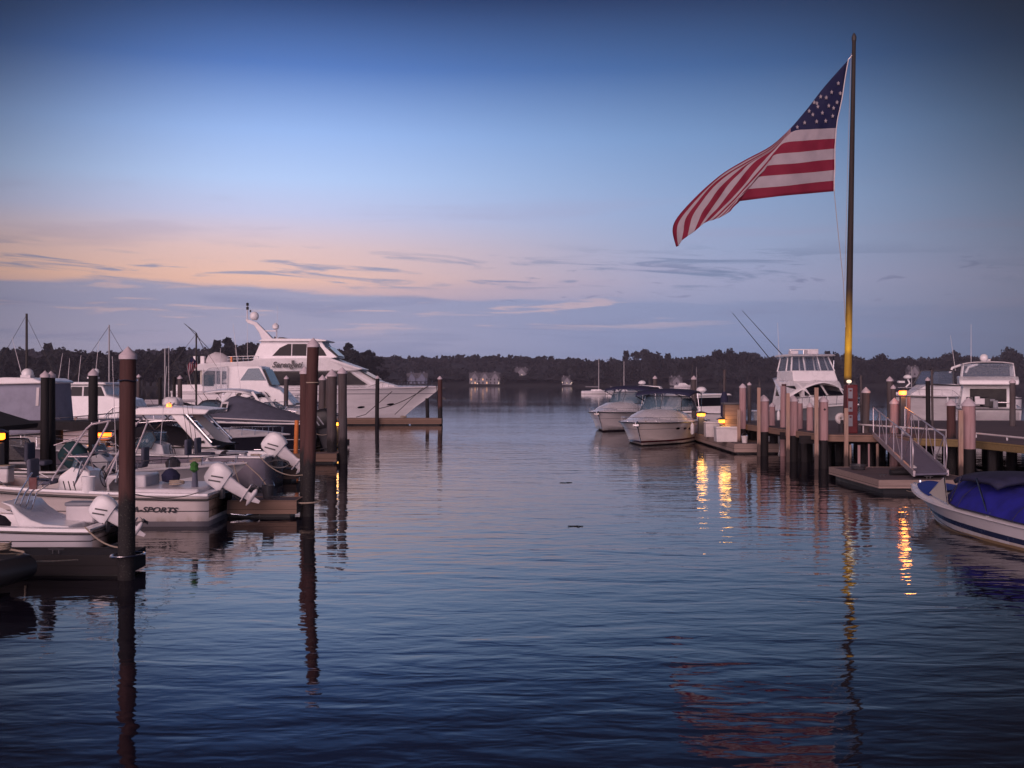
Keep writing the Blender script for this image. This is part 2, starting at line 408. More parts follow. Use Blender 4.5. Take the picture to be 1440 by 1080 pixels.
def leafmat(name, col):
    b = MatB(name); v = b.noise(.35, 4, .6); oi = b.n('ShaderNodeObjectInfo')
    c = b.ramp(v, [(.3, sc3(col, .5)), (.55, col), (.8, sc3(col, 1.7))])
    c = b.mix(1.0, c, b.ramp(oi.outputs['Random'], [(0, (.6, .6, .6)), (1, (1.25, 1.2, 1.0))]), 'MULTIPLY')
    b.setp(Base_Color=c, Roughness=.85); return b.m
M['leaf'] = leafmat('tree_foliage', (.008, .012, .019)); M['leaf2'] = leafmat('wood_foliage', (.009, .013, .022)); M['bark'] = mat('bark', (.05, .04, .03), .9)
def leafclump(mb, c, r, n, rnd, size):
    for _ in range(n):
        d = Vector((rnd.gauss(0, 1), rnd.gauss(0, 1), rnd.gauss(0, 1))).normalized() * (rnd.random() ** .35)
        p = Vector(c) + Vector((d.x * r[0], d.y * r[1], d.z * r[2])); s = size * rnd.uniform(.6, 1.3)
        a = Vector((rnd.gauss(0, 1), rnd.gauss(0, 1), rnd.gauss(0, 1))).normalized(); bb = a.orthogonal().normalized()
        mb.add([p - a * s - bb * s * .3, p + a * s * .2 - bb * s, p + a * s + bb * s * .2, p - a * s * .2 + bb * s], [(0, 1, 2, 3)])
rw = random.Random(5); wd = MB()
for i in range(4200):
    t = rw.random() ** .6; y = SHORE + 14 + t * (CREST - SHORE + 20); x = rw.uniform(-1150, 1150) * y / 1180
    h = rw.uniform(5, 10); leafclump(wd, (x, y, hill_z(x, y) + h * .45), (h * .62, h * .5, h * .5), 16, rw, 1.9)
# canopy surface under the loose leaves, so the wood reads as one dense mass
P = []
for j in range(16):
    yy = SHORE + 16 + j / 15 * (CREST - SHORE + 30)
    P.append([(xx, yy, hill_z(xx, yy) + 4 + 3.0 * noise.noise(Vector((xx * .08, yy * .08, 1)))) for xx in [(-1300 + i * 6) for i in range(434)]])
wd.grid(P)
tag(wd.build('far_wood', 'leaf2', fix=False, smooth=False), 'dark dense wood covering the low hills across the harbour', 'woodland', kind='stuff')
# shore trees one can tell apart
def tree_proto(seed, shape):
    rnd = random.Random(seed); root = thing('shore_tree', 'tree', 'tree')
    tb = MB(); tb.tube([(0, 0, -.5), (.2, .1, 3), (.1, -.2, 6), (.3, 0, 9)], [.45, .38, .28, .12], 7)
    for k in range(5):
        a = rnd.uniform(0, 2 * PI); z0 = rnd.uniform(3, 6.5); tb.tube([(0.1, 0, z0), (2.2 * math.cos(a), 2.2 * math.sin(a), z0 + 2.2)], [.2, .06], 5)
    tb.build('trunk', 'bark', root); cb = MB()
    for k in range(17):
        if shape == 'round': c = Vector((rnd.gauss(0, 2.1), rnd.gauss(0, 1.6), rnd.uniform(3.2, 10.5))); r = rnd.uniform(1.3, 2.5)
        elif shape == 'wide': c = Vector((rnd.gauss(0, 3.2), rnd.gauss(0, 2), rnd.uniform(3, 8.2))); r = rnd.uniform(1.4, 2.4)
        else: zz = rnd.uniform(1.5, 11.5); q = (12.5 - zz) / 11; c = Vector((rnd.gauss(0, 1.3 * q), rnd.gauss(0, 1.2 * q), zz)); r = .5 + 1.5 * q
        leafclump(cb, c, (r, r, r * .8), 70, rnd, .42)
        leafclump(cb, c, (r * .6, r * .6, r * .5), 14, rnd, 1.0)
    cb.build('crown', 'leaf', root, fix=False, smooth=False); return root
protos = [tree_proto(11, 'round'), tree_proto(12, 'wide'), tree_proto(13, 'round'), tree_proto(14, 'cone'), tree_proto(15, 'wide'), tree_proto(16, 'round')]
used = set(); rt = random.Random(3)
def put_tree(k, x, y, z, s, label, group):
    o = protos[k] if k not in used else copy_tree(protos[k]); used.add(k)
    o.location = (x, y, z); o.scale = (s * rt.uniform(.9, 1.15), s, s * rt.uniform(.92, 1.08)); o.rotation_euler.z = rt.uniform(0, 6.28)
    tag(o, label, 'tree', group)
LBL = [(-999, 520, 'dark leafy tree on the far shore behind the left-hand boats', 'trees on the far shore at left'),
       (520, 800, 'small dark tree at the foot of the far hill in mid channel', 'trees below the middle of the far hill'),
       (800, 1090, 'dark tree on the skyline behind the two moored cruisers', 'trees on the far shore beyond the moored cruisers'),
       (1090, 9999, 'dark tree on the far shore behind the right-hand pier', 'trees on the far shore behind the pier')]
px = -260
while px < 1490:
    lab = next(l for l in LBL if l[0] <= px < l[1])
    left = px < 520; D = 560 if left else rt.uniform(885, 930)
    D += rt.uniform(0, 40)
    if left or px > 800: top = ridge_y(px) + rt.uniform(-6, 8) + 3 * math.sin(px * .06) + (0 if left else -1)
    else: top = rt.uniform(518, 532)
    h = Z(top, D); put_tree(rt.randrange(6), X(px, D), D, 0, h / 11.6, lab[2], lab[3])
    px += rt.uniform(7, 14) * (1.25 if left else 1.0) * (1.8 if px < -20 else 1)
NAMED = {345: 'tall rounded tree just left of the big yacht mast, highest of the left treeline', 268: 'broad tree above the small drooping flag', 318: 'rounded tree above the yacht tender', 489: 'pointed dark tree on the skyline just right of the yacht wheelhouse', 500: 'broad tree right of the pointed one by the yacht wheelhouse',
 1012: 'pointed tree that tops the skyline between the cruisers and the outrigger poles', 1163: 'narrow tree on the skyline just left of the flagpole', 1340: 'rounded tree above the large express cruiser'}
for px, top, k in ((345, 481, 0), (318, 483, 5), (268, 485, 1), (360, 484, 2), (489, 489, 3), (500, 492, 0), (484, 492, 5), (1012, 493, 3), (1020, 495, 0), (1050, 498, 5), (1163, 496, 3), (1340, 497, 2)):
    D = 620 if px < 520 else 900; lab = next(l for l in LBL if l[0] <= px < l[1]); put_tree(k, X(px, D), D, 0, Z(top, D) / 11.6, NAMED.get(px, lab[2]), lab[3])
# low ground the left-hand trees stand on
gm = MB(); P = []
for j, yy in enumerate((548, 556, 600, 700, 900)):
    P.append([(xx, yy + 5 * math.sin(xx * .05), [-1, .6, 1.2, 1.5, 1][j]) for xx in [(-900 + i * 20) for i in range(40)]])
gm.grid(P); tag(gm.build('near_shore', 'hill'), kind='structure')

# houses on the far shore
M['hwall'] = mat('pale_house_wall', (.24, .23, .27), .8, scale=.5); M['hwall2'] = mat('blue_grey_house_wall', (.16, .18, .26), .8, scale=.5); M['roof'] = mat('slate_roof', (.10, .10, .12), .8, scale=.5)
def house(px, ybase, D, wd_, ht, wall, label, wings=1, lit=0, white=0, gables=1):
    z0 = max(.5, Z(ybase, D)); r = thing('shore_house', label, 'house', (X(px, D), D, z0)); rnd = random.Random(int(px))
    wl = MB(); rf = MB()
    wl.box((0, 0, ht / 2 - 1), (wd_, 8, ht + 2)); 
    rf.loft([[(-wd_ / 2 - .4, -4.6, ht), (-wd_ / 2 - .4, 0, ht + 4.4), (-wd_ / 2 - .4, 4.6, ht)], [(wd_ / 2 + .4, -4.6, ht), (wd_ / 2 + .4, 0, ht + 4.4), (wd_ / 2 + .4, 4.6, ht)]])
    for g in range(gables):
        gx = lerp(-wd_ / 2, wd_ / 2, (g + .5) / gables); gw = wd_ / gables * .33
        wl.loft([[(gx - gw, -5.4, -1), (gx + gw, -5.4, -1), (gx + gw, -5.4, ht), (gx, -5.4, ht + 3.9), (gx - gw, -5.4, ht)],
                 [(gx - gw, -3, -1), (gx + gw, -3, -1), (gx + gw, -3, ht), (gx, -3, ht + 3.9), (gx - gw, -3, ht)]])
        rf.beam((gx - gw - .3, -4, ht - .2), (gx, -4, ht + 4.2), .25, 3.2); rf.beam((gx + gw + .3, -4, ht - .2), (gx, -4, ht + 4.2), .25, 3.2)
    wl.build('wall', wall, r); ro = rf.build('roof', 'roof', r)
    for k in (-1, 1): MB().box((k * wd_ * .32, 1, ht + 4), (1, 1, 3)).build('chimney', wall, ro)
    n = max(3, int(wd_ / 3)); cells = [(i, f) for i in range(n) for f in range(max(1, int(ht / 2.8)))]
    for i, f in cells:
        x = lerp(-wd_ / 2, wd_ / 2, (i + .5) / n); yy = -5.43 if any(abs(x - lerp(-wd_ / 2, wd_ / 2, (g + .5) / gables)) < wd_ / gables * .33 for g in range(gables)) else -4.03
        MB().box((x, yy, 1.6 + f * 2.8), (1.1, .06, 1.5)).build('window', 'winlit' if rnd.random() < lit else 'darktint', r)
    for k in range(white):
        MB().lathe([(.0, -.35), (.3, -.2), (.35, 0), (.3, .2), (0, .35)], 8, (rnd.uniform(-wd_ / 2, wd_ / 2), -6.2, rnd.uniform(.8, 2.6))).build('porch_light', 'winwhite', r)
    return r
house(587, 541, 900, 17, 5.5, 'hwall2', 'blue grey house on the far shore just right of the big yacht bow', gables=2)
house(682, 541, 900, 26, 5.8, 'hwall', 'large gabled waterfront house with many lit windows across the harbour', lit=.4, white=4, gables=3)
house(733, 531, 940, 11, 4, 'hwall', 'small pale house with two lights right of the large lit house', white=2)
house(797, 541.5, 900, 8, 2.6, 'hwall', 'low shore house with white lights halfway across the channel', white=4)
house(883, 532, 930, 17, 3.6, 'hwall', 'long white house on the far shore above the left moored cruiser', gables=2)
house(950, 541.5, 900, 10, 2.6, 'hwall', 'low white boathouse at the far waterline right of the moored cruisers')
house(993, 519, 960, 8, 4, 'hwall2', 'grey house high among the trees right of the moored cruisers', white=1)
house(1057, 512, 980, 6, 3.4, 'hwall2', 'house near the skyline with one warm light left of the sportfishing boat', lit=.8)
house(22, 530, 600, 9, 3.4, 'hwall2', 'house with orange lit windows on the far left shore', lit=.9)
house(103, 541, 590, 7, 3, 'hwall2', 'small house with yellow light low on the left shore behind canvas boats', lit=.5, white=1)
house(197, 529, 600, 7, 3, 'hwall2', 'dark house with one white light behind the tallest left piling', white=1)
house(1283, 529, 920, 9, 4, 'hwall', 'pale house among trees behind the right-hand express cruiser')
# ---------------------------------------------------------------- boats
class Boat:
    def __init__(s, name, label, cat, loc, rz, Lh, B, fb, fs, draft=.35, rake=1.0, fine=.5, p=2.2, sh=1.6, tst=.92, chb=.3, group=None):
        s.r = thing(name, label, cat, (loc[0], loc[1], 0), rz, group); s.L, s.B, s.fb, s.fs, s.dr, s.rk, s.fi, s.p, s.sh, s.ts, s.chb = Lh, B, fb, fs, draft, rake, fine, p, sh, tst, chb
    def hb(s, t):
        if t > s.fi: return max(s.B * .012, s.B / 2 * (1 - ((t - s.fi) / (1 - s.fi)) ** s.p))
        return s.B / 2 * (s.ts + (1 - s.ts) * math.sin(PI / 2 * t / s.fi))
    def sz(s, t): return s.fs + (s.fb - s.fs) * t ** s.sh
    def sh_pt(s, t, side=1, inset=0, dz=0): return Vector((t * s.L - (inset if t > .98 else 0), side * max(.0, s.hb(t) - inset), s.sz(t) + dz))
    def pt(s, t, w, side=1):
        h = s.hb(t); S = s.sz(t); k = -s.dr * (1 - t ** 8) ; wc = .36
        x = t * s.L - s.rk * (1 - w) ** 1.15 * t ** 4; yc = h * (.92 - (.92 - s.chb) * t ** 2.2); zc = lerp(-s.dr * .35, S * .42, t ** 2.6)
        if w <= wc: return Vector((x, side * yc * w / wc, k + (zc - k) * w / wc))
        u = (w - wc) / (1 - wc); return Vector((x, side * (yc + (h - yc) * u ** (1 + 1.1 * t * t)), zc + (S - zc) * u))
    def hull(s, material, nt=22, ws=(0, .18, .36, .39, .5, .62, .74, .86, .93, 1), rows=None, mats=None):
        mb = MB(); ts = [i / nt for i in range(nt + 1)]; ts = [1 - (1 - t) ** 1.25 for t in ts]
        for side in (-1, 1):
            G = [[s.pt(t, w_, side) for w_ in ws] for t in ts]
            for j in range(len(ws) - 1):
                mb.grid([[r[j], r[j + 1]] for r in G], (rows(j) if rows else 0))
        tr = [s.pt(0, w_, 1) for w_ in ws]; tl = [s.pt(0, w_, -1) for w_ in reversed(ws)]
        mb.add(tr + tl, [tuple(range(len(tr) + len(tl)))])
        o = mb.build('hull', mats or material, s.r, ang=30)
        bm = bmesh.new(); bm.from_mesh(o.data); bmesh.ops.remove_doubles(bm, verts=bm.verts, dist=.002); bmesh.ops.recalc_face_normals(bm, faces=bm.faces); bm.to_mesh(o.data); bm.free()
        return o
    def rub(s, r=.03, m='black', dz=-.02, t0=0, name='rub_rail'):
        mb = MB(); n = 26
        for sd_ in (-1, 1): mb.tube([s.sh_pt(lerp(t0, 1, 1 - (1 - i / n) ** 1.3), sd_, -.012, dz) for i in range(n + 1)], r, 6)
        if t0 == 0: mb.tube([s.sh_pt(0, -1, -.01, dz), s.sh_pt(0, 1, -.01, dz)], r, 6)
        return mb.build(name, m, s.r)
    def deck(s, t0, t1=1, camber=.05, m='white', name='deck', inset=.0, dz=0):
        n = 14; mb = MB(); P = []
        for i in range(n + 1):
            t = lerp(t0, t1, 1 - (1 - i / n) ** 1.3); h = max(.01, s.hb(t) - inset)
            P.append([(t * s.L, h * q, s.sz(t) + dz + camber * s.B * (1 - q * q) * min(1, h / s.B * 3)) for q in (-1, -.75, -.4, 0, .4, .75, 1)])
        mb.grid(P); return mb.build(name, m, s.r)
    def gunwale(s, t0, t1, gw=.18, floor=.1, m='white', fm='white2', cap=.03):
        mb = MB(); n = 16; ts = [lerp(t0, t1, i / n) for i in range(n + 1)]; P = []
        for sd_ in (-1, 1):
            G = []
            for t in ts:
                h = s.hb(t); z = s.sz(t); i_ = max(.02, h - gw)
                G.append([(t * s.L, sd_ * (h + .01), z - .03), (t * s.L, sd_ * h, z + cap), (t * s.L, sd_ * i_, z + cap), (t * s.L, sd_ * (i_ - .01), z - .06), (t * s.L, sd_ * (i_ - .05), floor)])
            mb.grid(G)
        h = s.hb(t0) ; z = s.sz(t0)
        mb.box((t0 * s.L + gw / 2, 0, (z + floor) / 2), (gw, 2 * h - gw, z - floor + cap * 2))
        o = mb.build('gunwale', m, s.r)
        fl = MB(); fl.grid([[(t * s.L, -max(.02, s.hb(t) - gw), floor), (t * s.L, max(.02, s.hb(t) - gw), floor)] for t in ts]); fl.build('cockpit_floor', fm, s.r)
        return o
    def rail(s, t0, t1=.985, h=.5, inset=.1, r=.014, n=6, m='steel', mid=False, both=True, open_bow=False):
        mb = MB(); k = 20
        tt = [lerp(t0, t1, 1 - (1 - i / k) ** 1.2) for i in range(k + 1)]
        for hh in ((h, h * .5) if mid else (h,)):
            a = [s.sh_pt(t, -1, inset, hh * min(1, (t - t0) / .06 + .15)) for t in tt]; c = [s.sh_pt(t, 1, inset, hh * min(1, (t - t0) / .06 + .15)) for t in tt]
            if open_bow: mb.tube(a, r, 6); mb.tube(c, r, 6)
            else: mb.tube(a + c[::-1], r, 6)
        for i in range(n):
            t = lerp(t0 + .05, t1 - .03, i / (n - 1))
            for sd_ in (-1, 1): mb.tube([s.sh_pt(t, sd_, inset), s.sh_pt(t + .004, sd_, inset, h)], r * .85, 5)
        return mb.build('bow_rail', m, s.r)
    def cleats(s, ts, m='steel', inset=.1):
        for t in ts:
            for sd_ in (-1, 1):
                p = s.sh_pt(t, sd_, inset, .03); mb = MB(); mb.tube([p + Vector((-.11, 0, .05)), p + Vector((.11, 0, .05))], .014, 6)
                for q in (-.04, .04): mb.tube([p + Vector((q, 0, -.02)), p + Vector((q, 0, .05))], .012, 6)
                mb.build('cleat', m, s.r)
    def fender(s, t, side, m='white'):
        p = s.sh_pt(t, side, -.13, -.38); mb = MB(); mb.lathe([(.0, -.3), (.07, -.27), (.1, -.18), (.1, .18), (.07, .27), (.02, .32), (.02, .36)], 10, p)
        mb.tube([p + Vector((0, 0, .34)), s.sh_pt(t, side, .05, .03)], .008, 5); mb.build('fender', m, s.r)
def outboard(parent, pos, tilt, k=1.0, cowl='white', leg='white2', stripe='dgrey', rz=0):
    mtx = Matrix.Translation(pos) @ Matrix.Rotation(rz, 4, 'Z') @ Matrix.Rotation(R(tilt), 4, 'Y') @ Matrix.Diagonal((k, k, k, 1))
    def T(mb): mb.v = [tuple(mtx @ Vector(v)) for v in mb.v]; return mb
    def ring(x0, x1, z, hw, e=.5):
        P = []; cx, rx = (x0 + x1) / 2, (x1 - x0) / 2
        for j in range(16):
            a = 2 * PI * j / 16; c_, s_ = math.cos(a), math.sin(a)
            P.append((cx + rx * math.copysign(abs(c_) ** e, c_), hw * math.copysign(abs(s_) ** e, s_), z))
        return P
    root = MB(); root.loft([ring(-.62, .10, .02, .17), ring(-.68, .13, .16, .22), ring(-.70, .12, .42, .23), ring(-.64, .08, .60, .20), ring(-.52, .0, .70, .14), ring(-.40, -.12, .735, .05)])
    c = T(root).build('outboard_cowl', cowl, parent, ang=50)
    for xx in (-.10, -.26):
        mb = MB(); 
        for sd_ in (-1, 1): mb.beam((xx - .10, sd_ * .226, .15), (xx + .06, sd_ * .226, .5), .02, .045)
        T(mb).build('cowl_stripe', stripe, c)
    mb = MB(); mb.loft([ring(-.50, -.04, .03, .12), ring(-.46, -.06, -.25, .085), ring(-.44, -.10, -.62, .06), ring(-.50, -.12, -.72, .055)])
    mb.box((-.32, 0, -.70), (.62, .22, .025))
    leg_ = T(mb).build('outboard_leg', leg, parent, ang=45)
    mb = MB(); mb.loft([ring(-.40, -.14, -.70, .045), ring(-.42, -.14, -.88, .035)]); mb.lathe([(.02, -.62), (.075, -.52), (.08, -.3), (.065, -.1), (.01, .02)], 12, (0, 0, -.92), axis='x')
    mb.prism([(-.36, -.95), (-.16, -.95), (-.26, -1.22), (-.36, -1.22)], -.012, .012)
    g_ = T(mb).build('gearcase', leg, leg_, ang=45)
    mb = MB(); mb.lathe([(.05, -.72), (.055, -.62)], 10, (0, 0, -.92), axis='x')
    for q in range(3):
        a = q * 2 * PI / 3; rad = Vector((0, math.cos(a), math.sin(a))); tn = Vector((0, -math.sin(a), math.cos(a))); o_ = Vector((-.67, 0, -.92))
        mb.loft([[o_ + rad * .05 + tn * .03 + Vector((.03, 0, 0)), o_ + rad * .05 - tn * .03 - Vector((.03, 0, 0)), o_ + rad * .05 - tn * .03 - Vector((.02, 0, 0)), o_ + rad * .05 + tn * .03 + Vector((.04, 0, 0))],
                 [o_ + rad * .17 + tn * .07 + Vector((.03, 0, 0)), o_ + rad * .17 - tn * .06 - Vector((.03, 0, 0)), o_ + rad * .17 - tn * .06 - Vector((.02, 0, 0)), o_ + rad * .17 + tn * .07 + Vector((.04, 0, 0))]])
    T(mb).build('propeller', 'dgrey', leg_)
    mb = MB(); mb.box((.02, 0, -.14), (.14, .26, .34)); mb.box((.10, 0, -.10), (.05, .3, .22))
    mt2 = Matrix.Translation(pos) @ Matrix.Diagonal((k, k, k, 1)); mb.v = [tuple(mt2 @ Vector(v)) for v in mb.v]; mb.build('engine_bracket', 'dgrey', parent, bevel=.01)
    return c
def console(parent, x, z0, h=.95, wd_=.75, ln=.7, wheel=True, m='white', glass=True):
    mb = MB(); mb.tprism([(x - ln / 2, z0), (x + ln / 2 + .1, z0), (x + ln / 2, z0 + h * .8), (x + ln * .15, z0 + h), (x - ln * .35, z0 + h * .9), (x - ln / 2, z0 + h * .55)], lambda a, c: wd_ / 2 * (1 - .12 * (c - z0) / h))
    c = mb.build('console', m, parent, bevel=.03)
    if glass:
        P = []
        for j in range(9):
            a = lerp(-1, 1, j / 8); y = a * wd_ * .46; fx = x + ln * .35 - .22 * a * a
            P.append([(fx, y, z0 + h * .9), (fx - .14, y * .92, z0 + h * .9 + .36)])
        MB().grid(P).build('windscreen', 'glass', c, solid=.008)
        MB().tube([r[1] for r in P], .012, 6).build('windscreen_rim', 'steel', c)
    if wheel:
        cx, cz = x - ln / 2 - .08, z0 + h * .72
        mb = MB(); mb.tube([(cx + .05 * math.sin(a), .2 * math.cos(a), cz + .2 * math.sin(a)) for a in [i * PI / 8 for i in range(16)]], .013, 6, closed=True)
        for q in range(3):
            a = q * 2 * PI / 3 + .5; mb.tube([(cx, 0, cz), (cx + .05 * math.sin(a), .2 * math.cos(a), cz + .2 * math.sin(a))], .01, 5)
        mb.build('steering_wheel', 'dgrey', c)
    return c
def glass_wrap(parent, x0, xf, hw0, z0, h, slope=.5, n=14, m='glass', frame='steel', pw=2.6, name='windshield', posts=(0, .25, .5, .75, 1)):
    """windshield that wraps round the front: sides start at x0, front at xf, leaning back by slope"""
    bot = []; top = []
    for i in range(n + 1):
        a = lerp(-1, 1, i / n); y = math.copysign(abs(a) ** .55, a) * hw0; q = 1 - abs(a) ** pw
        xb = lerp(x0, xf, q); hh = h * lerp(.55, 1, min(1, q * 2.5)); bot.append(Vector((xb, y, z0))); top.append(Vector((xb - slope * hh / h * (0.4 + .6 * q), y * .86, z0 + hh)))
    g_ = MB().grid([[a, c] for a, c in zip(bot, top)]).build(name, m, parent, solid=.012)
    mb = MB(); mb.tube(bot, .025, 6); mb.tube(top, .02, 6)
    for pz in posts: i = int(round(pz * n)); mb.tube([bot[i], top[i]], .017, 6)
    mb.build('windshield_frame', frame, g_)
    return bot, top
def canopy(parent, xs, hws, zs, crown, m, name='canopy', solid=.02, n=12, drop=0):
    """cloth or hardtop spanning athwart: stations xs with half-width, edge height, crown"""
    P = []
    for x, hw, z in zip(xs, hws, zs):
        row = []
        for j in range(n + 1):
            a = lerp(-1, 1, j / n); row.append((x, hw * a, z + crown * (1 - abs(a) ** 2.6)))
        if drop: row = [(x, -hw * 1.0, z - drop)] + row + [(x, hw * 1.0, z - drop)]
        P.append(row)
    return MB().grid(P).build(name, m, parent, solid=solid)
def radome(parent, p, r=.3, m='white', name='radome'):
    return MB().lathe([(r * .55, -.25 * r), (r, 0), (r * 1.02, .25 * r), (r * .75, .6 * r), (r * .3, .78 * r), (0.005, .8 * r)], 16, p).build(name, m, parent, ang=60)
def sphere_dome(parent, p, r=.25, m='white', name='satellite_dome'):
    return MB().lathe([(r * .6, -r * .9), (r * .95, -r * .4), (r, .1 * r), (r * .85, .6 * r), (r * .45, .92 * r), (.005, r)], 16, p).build(name, m, parent, ang=70)
def antenna(parent, p, h, lean=(0, 0), r=.012, m='white2'):
    return MB().tube([p, (p[0] + lean[0] * .5, p[1] + lean[1] * .5, p[2] + h * .5), (p[0] + lean[0], p[1] + lean[1], p[2] + h)], [r, r * .8, r * .5], 6).build('antenna', m, parent)
def portlights(bt, ts, w_=.72, m='darktint', lx=.22, rz_=.06, sides=(-1, 1)):
    for t in ts:
        for sd_ in sides:
            p = bt.pt(t, w_, sd_); q = bt.pt(t + .03, w_, sd_) - p; q.normalize(); up = (bt.pt(t, w_ + .08, sd_) - p).normalized(); nn = q.cross(up).normalized() * sd_ * -1
            if nn.y * sd_ < 0: nn = -nn
            A = []
            for k in range(12): a = 2 * PI * k / 12; A.append(p + q * math.cos(a) * lx + up * math.sin(a) * rz_)
            MB().loft([[v - nn * .01 for v in A], [v + nn * .02 for v in A]]).build('porthole', m, bt.r)

# ---- big motor yacht across the head of the slips -------------------------
KY = 86 / 1500.0
sx0 = 252; bowx = 621
def yx(px): return (px - sx0) * KY
def yz(py): return Z(py, 86)
Y = Boat('motor_yacht', 'big white three-level motor yacht with a raked mast, moored behind the far left finger dock', 'yacht', (X(sx0, 86), 86 + .4), 0,
         yx(bowx), 5.4, 2.92, 2.55, .9, 3.6, .42, 2.0, 1.3, .94, .22)
M['yhull'] = hullmat('yacht_hull', (.84, .81, .84), (.02, .02, .03), .02, stripes=[(2.28, 2.33, (.16, .15, .2))])
Y.hull('yhull', 34); Y.rub(.04, 'white2', -.08); Y.deck(.02, 1, .03); portlights(Y, (.715, .835), .60, lx=.3, rz_=.09)
portlights(Y, (.45, .52, .59), .60, lx=.3, rz_=.09)
yh = lambda x, z: min(2.35, Y.hb(min(1, max(0, x / Y.L))) - .35) * (1 - .045 * max(0, z - 3))
# main deckhouse
mb = MB(); mb.tprism([(yx(340), 2.6), (yx(574), 2.75), (yx(567), yz(545)), (yx(530), yz(534)), (yx(508), yz(522)), (yx(345), yz(522))], yh); dh = mb.build('deckhouse', 'white', Y.r, ang=25, bevel=.05)
MB().side([(yx(382), yz(542)), (yx(520), yz(541)), (yx(500), yz(527)), (yx(496), yz(523.4)), (yx(384), yz(523.4))], yh, .02).build('side_window', 'darktint', dh)
MB().side([(yx(524), yz(541)), (yx(531), yz(541)), (yx(502), yz(523.5)), (yx(498), yz(523.5))], yh, .022).build('window_post', 'white', dh)
# forward windshield of the deckhouse
MB().loft([[(yx(510) + .05, y, yz(523)) for y in (-1.9, 1.9)] + [(yx(530) + .05, y, yz(534)) for y in (2.0, -2.0)], [(yx(510) + .12, y, yz(523) + .05) for y in (-1.9, 1.9)] + [(yx(530) + .12, y, yz(534) + .05) for y in (2.0, -2.0)]]).build('forward_window', 'darktint', dh)
# flybridge slab / overhang
fy = lambda x, z: 2.62 * (1 - max(0, (x - yx(440)) / (yx(514) - yx(440))) ** 2 * .25)
mb = MB(); mb.tprism([(yx(277), yz(519)), (yx(279), yz(521.5)), (yx(345), yz(523)), (yx(506), yz(521.6)), (yx(514), yz(519.5)), (yx(468), yz(503.5)), (yx(372), yz(505)), (yx(362), yz(508.5)), (yx(292), yz(512))], fy)
fb_ = mb.build('flybridge_moulding', 'white', Y.r, ang=25, bevel=.06)
MB().side([(yx(418), yz(507.5)), (yx(422), yz(507.5)), (yx(422), yz(512)), (yx(418), yz(512))], fy, .02).build('side_light', 'dgrey', fb_)
text_mesh('name_lettering', 'Serengeti', .62, 'dgrey', fb_, Matrix.Translation((yx(391), -fy(0, 0) - .012, yz(517))) @ Matrix.Rotation(R(90), 4, 'X'), shear=.35, sx=1.0)
# sky lounge
sy = lambda x, z: 1.95 - .18 * (z - 5.2)
mb = MB(); mb.tprism([(yx(362), yz(507)), (yx(466), yz(505)), (yx(479), yz(503)), (yx(462), yz(489)), (yx(455), yz(479.5)), (yx(375), yz(479.5)), (yx(371), yz(484))], sy); sl_ = mb.build('sky_lounge', 'white', Y.r, ang=25, bevel=.05)
MB().side([(yx(389), yz(501)), (yx(464), yz(501)), (yx(460), yz(494)), (yx(452), yz(484.5)), (yx(410), yz(484.5)), (yx(399), yz(490))], sy, .02).build('lounge_window', 'darktint', sl_)
for q in (415, 436, 450): MB().side([(yx(q), yz(501)), (yx(q) + .07, yz(501)), (yx(q) + .07, yz(484.5)), (yx(q), yz(484.5))], sy, .035, .02).build('window_post', 'white2', sl_)
MB().loft([[(yx(463) + .08, y, yz(489)) for y in (-1.5, 1.5)] + [(yx(477) + .05, y, yz(501.5)) for y in (1.6, -1.6)], [(yx(463) + .14, y, yz(489) + .06) for y in (-1.5, 1.5)] + [(yx(477) + .12, y, yz(501.5) + .06) for y in (1.6, -1.6)]]).build('forward_window', 'darktint', sl_)
mb = MB(); mb.tprism([(yx(369), yz(481)), (yx(462), yz(481)), (yx(465), yz(479.5)), (yx(452), yz(477.6)), (yx(378), yz(477))], lambda a, c: 2.05); mb.build('hardtop', 'white', Y.r, ang=25, bevel=.03)
mb = MB(); mb.tprism([(yx(391), yz(478)), (yx(402), yz(478)), (yx(400), yz(474.5)), (yx(393), yz(474.5))], lambda a, c: .7); mb.build('hatch', 'dgrey', Y.r, bevel=.02)
# mast
mb = MB(); mb.tprism([(yx(369), yz(479)), (yx(385), yz(478)), (yx(378), yz(471)), (yx(370), yz(463)), (yx(360), yz(453)), (yx(345), yz(448)), (yx(344), yz(450)), (yx(347), yz(454)), (yx(356), yz(457)), (yx(364), yz(468))], lambda a, c: .16 + .2 * max(0, (8 - c))); ms = mb.build('mast', 'white2', Y.r, ang=25, bevel=.03)
MB().beam((yx(371), 0, yz(465)), (yx(387), 0, yz(465)), .2, .1).build('mast_arm', 'white2', ms)
MB().tube([(yx(387), 0, yz(479)), (yx(387), 0, yz(457))], .035).build('light_pole', 'white2', ms)
MB().lathe([(.02, -.25), (.25, -.15), (.28, .1), (.05, .3)], 10, (yx(386), 0, yz(459))).build('searchlight', 'white', ms)
sphere_dome(Y.r, (yx(356), 0, yz(444)), .36)
MB().tube([(yx(346), 0, yz(450)), (yx(346), 0, yz(427))], .05).build('masthead_pole', 'white2', ms)
for q in (427.5, 433): MB().lathe([(.02, -.14), (.11, -.1), (.11, .1), (.02, .14)], 8, (yx(346.3), 0, yz(q))).build('mast_light', 'black', ms)
MB().lathe([(.02, -.1), (.09, 0), (.02, .1)], 8, (yx(350.5), 0, yz(437))).build('mast_light', 'dgrey', ms)
antenna(Y.r, (yx(350), -.9, yz(505)), yz(456) - yz(505), r=.02); antenna(Y.r, (yx(386), .6, yz(478)), yz(428) - yz(478), r=.018)
